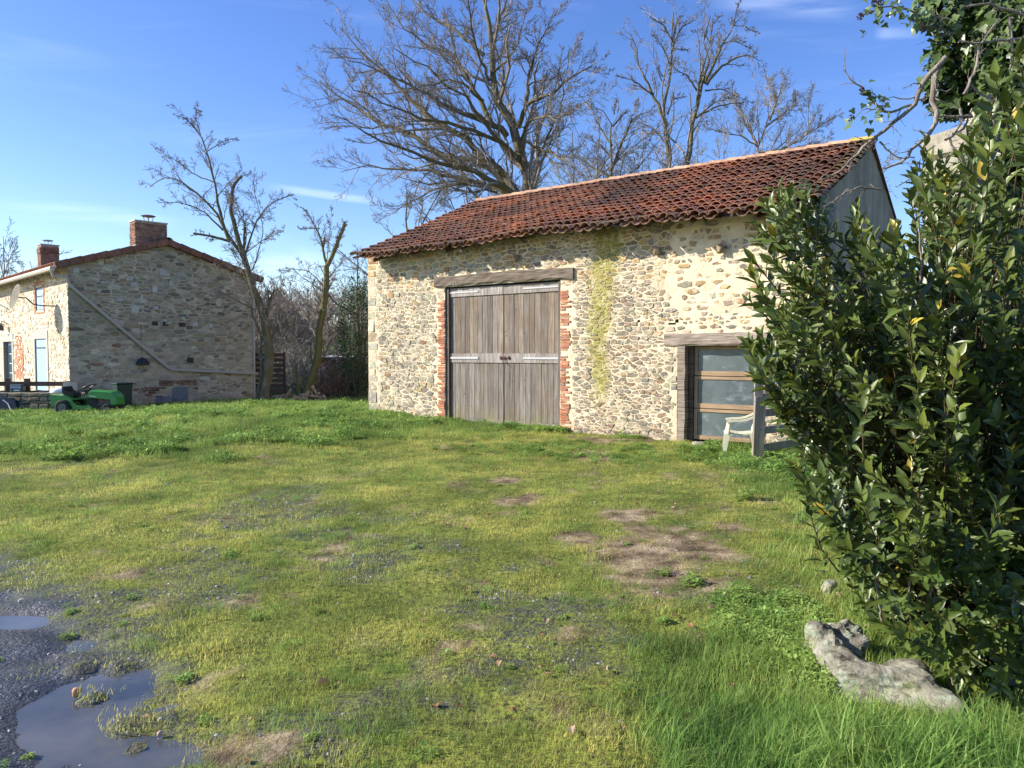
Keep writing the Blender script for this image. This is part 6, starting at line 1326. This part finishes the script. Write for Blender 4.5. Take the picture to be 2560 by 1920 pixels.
for k in range(4):
    s = mask & (kind_ == k); V, f, c = leaves(LPt[s], LD[s], LU[s], LL[s], *TM[k], rl, LT_[s]); VV.append(V); QQ.append(f[0]+n); TT_.append(f[1]+n); CC.append(c); n += len(V)
add('foliage', np.concatenate(VV), [np.concatenate(QQ), np.concatenate(TT_)], ML_LAUREL, bush, col=np.concatenate(CC), smooth=True, kind='stuff')

# ---- ruined wall behind the bush, ivy over its top
ruin = empty('ruined_wall', (3.6, 5.9, 0), 'broken end of an old pale stone wall behind the bush', 'wall')
rr_ = np.random.default_rng(90); RO = np.array([W(2052, 300, 5.7).x, 5.7]); RT = np.array([.94, .34]); RT = RT/np.linalg.norm(RT); RN = np.array([RT[1], -RT[0]])
MS_P = mk_masonry('pale_ruin_stone', .3, 14, .8); b = B(); b.cur = (.42, .38, .30); b.prism([(.7, 0), (2.6, 0), (2.6, 3.75), (.75, 3.75)], (RO[0], RO[1], 0), (*RT, 0), (0, 0, 1), (*RN, 0), -.02, -.5); b.obj('wall_core', MS_P, ruin)
v = 0; k = 0
while v < 3.95:
    h = rr_.uniform(.18, .34); u = (.55 if v < 2.45 or v > 3.2 else 0)+rr_.uniform(-.05, .12)
    while u < 2.3:
        w_ = rr_.uniform(.2, .42); b = B(); b.cur = tuple(pick([(3, (.42, .385, .30)), (2, (.34, .31, .24)), (1, (.47, .44, .37))], rr_)); c = Vector((RO[0]+RT[0]*(u+w_/2)-RN[0]*.1, RO[1]+RT[1]*(u+w_/2)-RN[1]*.1, v+h/2))
        rot_ = Matrix.Rotation(math.atan2(RT[1], RT[0]), 3, 'Z'); b2 = B(); b2.cur = b.cur; b2.ball((0, 0, 0), (w_/2, .2, h/2), 12, 8, .25); b2.v = [tuple(c+rot_@Vector([math.copysign(abs(q/s_)**.6, q)*s_ for q, s_ in zip(p, (w_/2, .2, h/2))])) for p in b2.v]
        if True: b2 = B(); b2.cur = b.cur; b2.box(c, (w_, .34+rr_.uniform(-.04, .04), h), rot_@Matrix.Rotation(rr_.normal(0, .03), 3, 'Y'), wob=.014, bev=.035)
        b2.obj('stone', MS_P, ruin, smooth=False); u += w_+.012
    v += h+.01
ML_IVY = leafmat('ivy_leaf', [(.3, (.05, .09, .022)), (.7, (.12, .17, .045))], .42, .2, .5, .1, 3)
IV = np.array([(0, 0, 0), (-.05, .36, .03), (.35, .5, .0), (.42, .30, .03), (1, 0, -.08), (.42, -.30, .03), (.35, -.5, .0), (-.05, -.36, .03), (.3, 0, -.03)]); IF = [np.array([(0, 8, 1), (1, 8, 2), (2, 8, 3), (3, 8, 4), (4, 8, 5), (5, 8, 6), (6, 8, 7), (7, 8, 0)])]
ivy = empty('ivy', (3.9, 5.4, 3.2), 'dense ivy hanging over the top of the ruined wall at the upper right', 'ivy')
ri = np.random.default_rng(91); IP, ID, IU, IL, IT = [], [], [], [], []
def ivyblob(cx, cy, Y, rx, ry, rz, n, ls=.06):
    c = np.array(W(cx, cy, Y)); s = 1.157/F*Y; d = norm(ri.normal(0, 1, (n, 3))); d[:, 1] = -np.abs(d[:, 1])*.9+d[:, 1]*.1; q = (ri.uniform(.2, 1, n)**.4)*(.75+.5*fbm(d[:, 0]*2+9, d[:, 2]*2+9, int(cx)))
    IP.append(c+d*q[:, None]*np.array([rx*s, rz, ry*s])); ID.append(norm(d*.3+np.array([-.2, -.3, -.8])+ri.normal(0, .5, (n, 3)))); IU.append(norm(d+np.array([-.3, -.4, .4])+ri.normal(0, .3, (n, 3)))); IL.append(ls*ri.uniform(.6, 1.35, n)); IT.append(np.repeat(ri.uniform(.6, 1.35, (n, 1)), 3, 1))
ivyblob(2130, 90, 5.3, 110, 120, .45, 1500); ivyblob(2200, 200, 5.2, 120, 90, .4, 900); ivyblob(2060, 30, 5.2, 90, 60, .35, 600); ivyblob(2230, 10, 5.3, 150, 90, .5, 900); ivyblob(2015, 165, 5.3, 28, 70, .2, 190); ivyblob(2050, 230, 5.3, 40, 30, .2, 130); ivyblob(2290, 260, 5.2, 90, 160, .4, 500); ivyblob(2105, 170, 5.35, 80, 60, .3, 500); ivyblob(2150, 300, 5.0, 60, 70, .25, 420); ivyblob(2250, 120, 4.8, 120, 130, .4, 900); ivyblob(2190, 60, 4.9, 90, 80, .3, 600); ivyblob(2200, 420, 4.9, 70, 90, .25, 350); ivyblob(2160, 200, 4.9, 60, 90, .2, 350); ivyblob(2185, 330, 4.8, 50, 60, .2, 260)
def vine(pts, Y, r0, r1, nm, leaf=0, sp=.03, mat=None, twig=True, ys=0):
    P = resample([np.array(W(x, y, Y+ys*i)) for i, (x, y) in enumerate(pts)], 16, ri, .12); Rd = np.linspace(r0, r1, 16); V, f = tubes(P[None], Rd[None], 6); VV, FF = [V], [f]
    if twig: c1, r1_ = children(P[None], Rd[None], 12, .18, .9, 5, ri, wig=.35, tmin=.1, up=0, maxr=.005); V2, f2 = tubes(c1, np.maximum(r1_, .0015), 4); VV.append(V2); FF.append(f2+len(V)); c2, r2_ = children(c1, r1_, 2, .5, .9, 4, ri, wig=.35, maxr=.003); V3, f3 = tubes(c2, np.maximum(r2_, .0011), 3); FF.append(f3+len(V)+len(V2)); VV.append(V3)
    V = np.concatenate(VV); o = add(nm, V, np.concatenate(FF), mat or BK_VINE, ivy, col=np.ones((len(V), 3)), smooth=True)
    if leaf:
        i = ri.uniform(.15, 1, leaf)*15; k = np.minimum(i.astype(int), 14); p = P[k]+(P[k+1]-P[k])*(i-k)[:, None]+ri.normal(0, sp, (leaf, 3)); IP.append(p); ID.append(norm(np.array([-.2, -.2, -.8])+ri.normal(0, .5, (leaf, 3)))); IU.append(norm(np.array([-.5, -.6, .4])+ri.normal(0, .4, (leaf, 3)))); IL.append(.045*ri.uniform(.6, 1.3, leaf)); IT.append(np.repeat(ri.uniform(.7, 1.4, (leaf, 1)), 3, 1))
    return o
BK_VINE = mk_bark('vine_bark', (.13, .11, .09), (.36, .31, .25))
c4 = lambda L_: [(x/2.742+1590, y/2.742) for x, y in L_]
vine(c4([(1240, 340), (1200, 400), (1110, 480), (1060, 600), (980, 700), (850, 780), (740, 880), (710, 960), (640, 1010), (500, 1070)]), 4.7, .018, .006, 'vine')
vine(c4([(1040, 620), (960, 650), (900, 672), (840, 640), (810, 590), (760, 530), (690, 475), (650, 455), (632, 400), (640, 310)]), 4.7, .009, .002, 'vine')
vine(c4([(1195, 400), (1165, 500), (1165, 600), (1195, 690), (1150, 790), (1060, 880), (960, 970), (880, 1000)]), 4.75, .02, .006, 'vine')
vine(c4([(850, 840), (900, 890), (970, 940), (1060, 930)]), 4.7, .006, .003, 'vine'); vine(c4([(1080, 960), (1030, 1060), (950, 1110)]), 4.7, .006, .002, 'vine'); vine(c4([(860, 1120), (700, 1110), (620, 1160), (520, 1225)]), 4.6, .007, .003, 'vine'); vine(c4([(1060, 600), (1150, 570), (1200, 500)]), 4.8, .007, .004, 'vine')
vine(c4([(820, 580), (840, 650), (760, 640), (700, 700)]), 4.68, .004, .002, 'vine', 16, .04, twig=False); vine(c4([(750, 545), (800, 545), (860, 590), (890, 620)]), 4.68, .004, .002, 'vine', 16, .035, twig=False)
vine(c4([(1330, 130), (1180, 100), (1080, 80), (1000, 55), (930, 30), (860, 30), (770, 90)]), 4.9, .008, .003, 'vine', 70, .05); vine(c4([(1300, 200), (1200, 170), (1110, 150), (1050, 90)]), 4.9, .006, .003, 'vine', 30, .05)
for L_ in ([(1350, 560), (1420, 400), (1450, 250), (1560, 110)], [(1706, 230), (1560, 240), (1420, 260), (1320, 240)], [(1620, 100), (1640, 300), (1620, 420)], [(1706, 90), (1500, 20), (1350, 40)], [(1330, 640), (1340, 720), (1260, 820), (1340, 960)], [(1390, 690), (1200, 690)], [(1500, 560), (1530, 750), (1550, 900)], [(1380, 820), (1480, 1000), (1420, 1120)], [(1706, 780), (1620, 720), (1600, 640)], [(1240, 830), (1350, 760), (1400, 640)], [(1700, 540), (1540, 620), (1370, 500)], [(1520, 1000), (1400, 1060), (1380, 1180)]):
    vine(c4(L_), 4.45, .009, .005, 'vine', 0)
for L_ in ([(1985, 620), (1992, 560), (1985, 500)], [(2140, 690), (2145, 610), (2130, 560)], [(1960, 1310), (1975, 1200), (1985, 1130)], [(2010, 1320), (2012, 1240), (2020, 1180)], [(1905, 1340), (1890, 1250), (1880, 1180)], [(2060, 1480), (2050, 1440), (2040, 1400)]): vine(L_, 3.6, .006, .004, 'vine', 0, twig=False)
IP, ID, IU, IL, IT = map(np.concatenate, (IP, ID, IU, IL, IT)); order = np.argsort(-(IL/IP[:, 1]*(IP[:, 0]/IP[:, 1] < .69)*(IP[:, 1] < 5.1))); m_ = np.ones(len(IP), bool)
for i in order[:300]: m_[i] = False; V, f, c = leaves(IP[i:i+1], ID[i:i+1], IU[i:i+1], IL[i:i+1], IV, IF, ri, IT[i:i+1]); add('leaf', V, f, ML_IVY, ivy, col=c, smooth=True)
V, f, c = leaves(IP[m_], ID[m_], IU[m_], IL[m_], IV, IF, ri, IT[m_]); add('foliage', V, f, ML_IVY, ivy, col=c, smooth=True, kind='stuff')
b = B(); mb_ = simple('ivy_berry', (.05, .025, .03), .6)
for zx, zy in ((735, 97), (820, 20), (858, 14), (1105, 165), (683, 700), (745, 540)):
    x, y = zx/2.742+1590, zy/2.742; c0 = W(x, y, 4.7)
    for _ in range(22): d = Vector(ri.normal(0, 1, 3)).normalized(); b.ball(c0+d*.018, .005, 5, 4)
b.obj('berries', mb_, ivy, kind='stuff')
# ivy hanging over the barn's right eave corner
iv2 = empty('ivy_clump', (W(1725, 440, 12.6).x, 12.6, 3.6), 'dark ivy clump hanging over the right end of the barn eave', 'ivy'); n = 1100; c0 = np.array(W(1728, 440, 12.55)); d = norm(ri.normal(0, 1, (n, 3)))
P = c0+d*((ri.uniform(.2, 1, n)**.4)*(.6+.8*fbm(d[:, 0]*2.5+4, d[:, 2]*2.5+4, 7)))[:, None]*np.array([.5, .28, .46]); P[:, 2] -= np.abs(ri.normal(0, .22, n)); q_ = ri.uniform(0, 1, n) < .4; P[q_] = np.array([c0[0]+.08, 12.68, 0])+np.stack([ri.normal(0, .13, q_.sum()), ri.normal(0, .07, q_.sum()), ri.uniform(.1, 3.5, q_.sum())], 1); V, f, c = leaves(P, norm(np.array([0, -.2, -.8])+ri.normal(0, .5, (n, 3))), norm(d+np.array([-.3, -.5, .4])), ri.uniform(.05, .1, n), IV, IF, ri, np.repeat(ri.uniform(.5, 1.3, (n, 1)), 3, 1)); add('foliage', V, f, ML_IVY, iv2, col=c, smooth=True)
b = B(); b.cur = (1, 1, 1); b.tube([(c0[0]+.1, 12.75, 0), (c0[0]+.05, 12.7, 2), tuple(c0)], [.03, .025, .01], 6); b.obj('stem', BK_VINE, iv2)
print('tris', sum(sum(len(p.vertices)-2 for p in o.data.polygons) if len(o.data.polygons) < 3000 else len(o.data.polygons)*2 for o in SC.objects if o.type == 'MESH'))
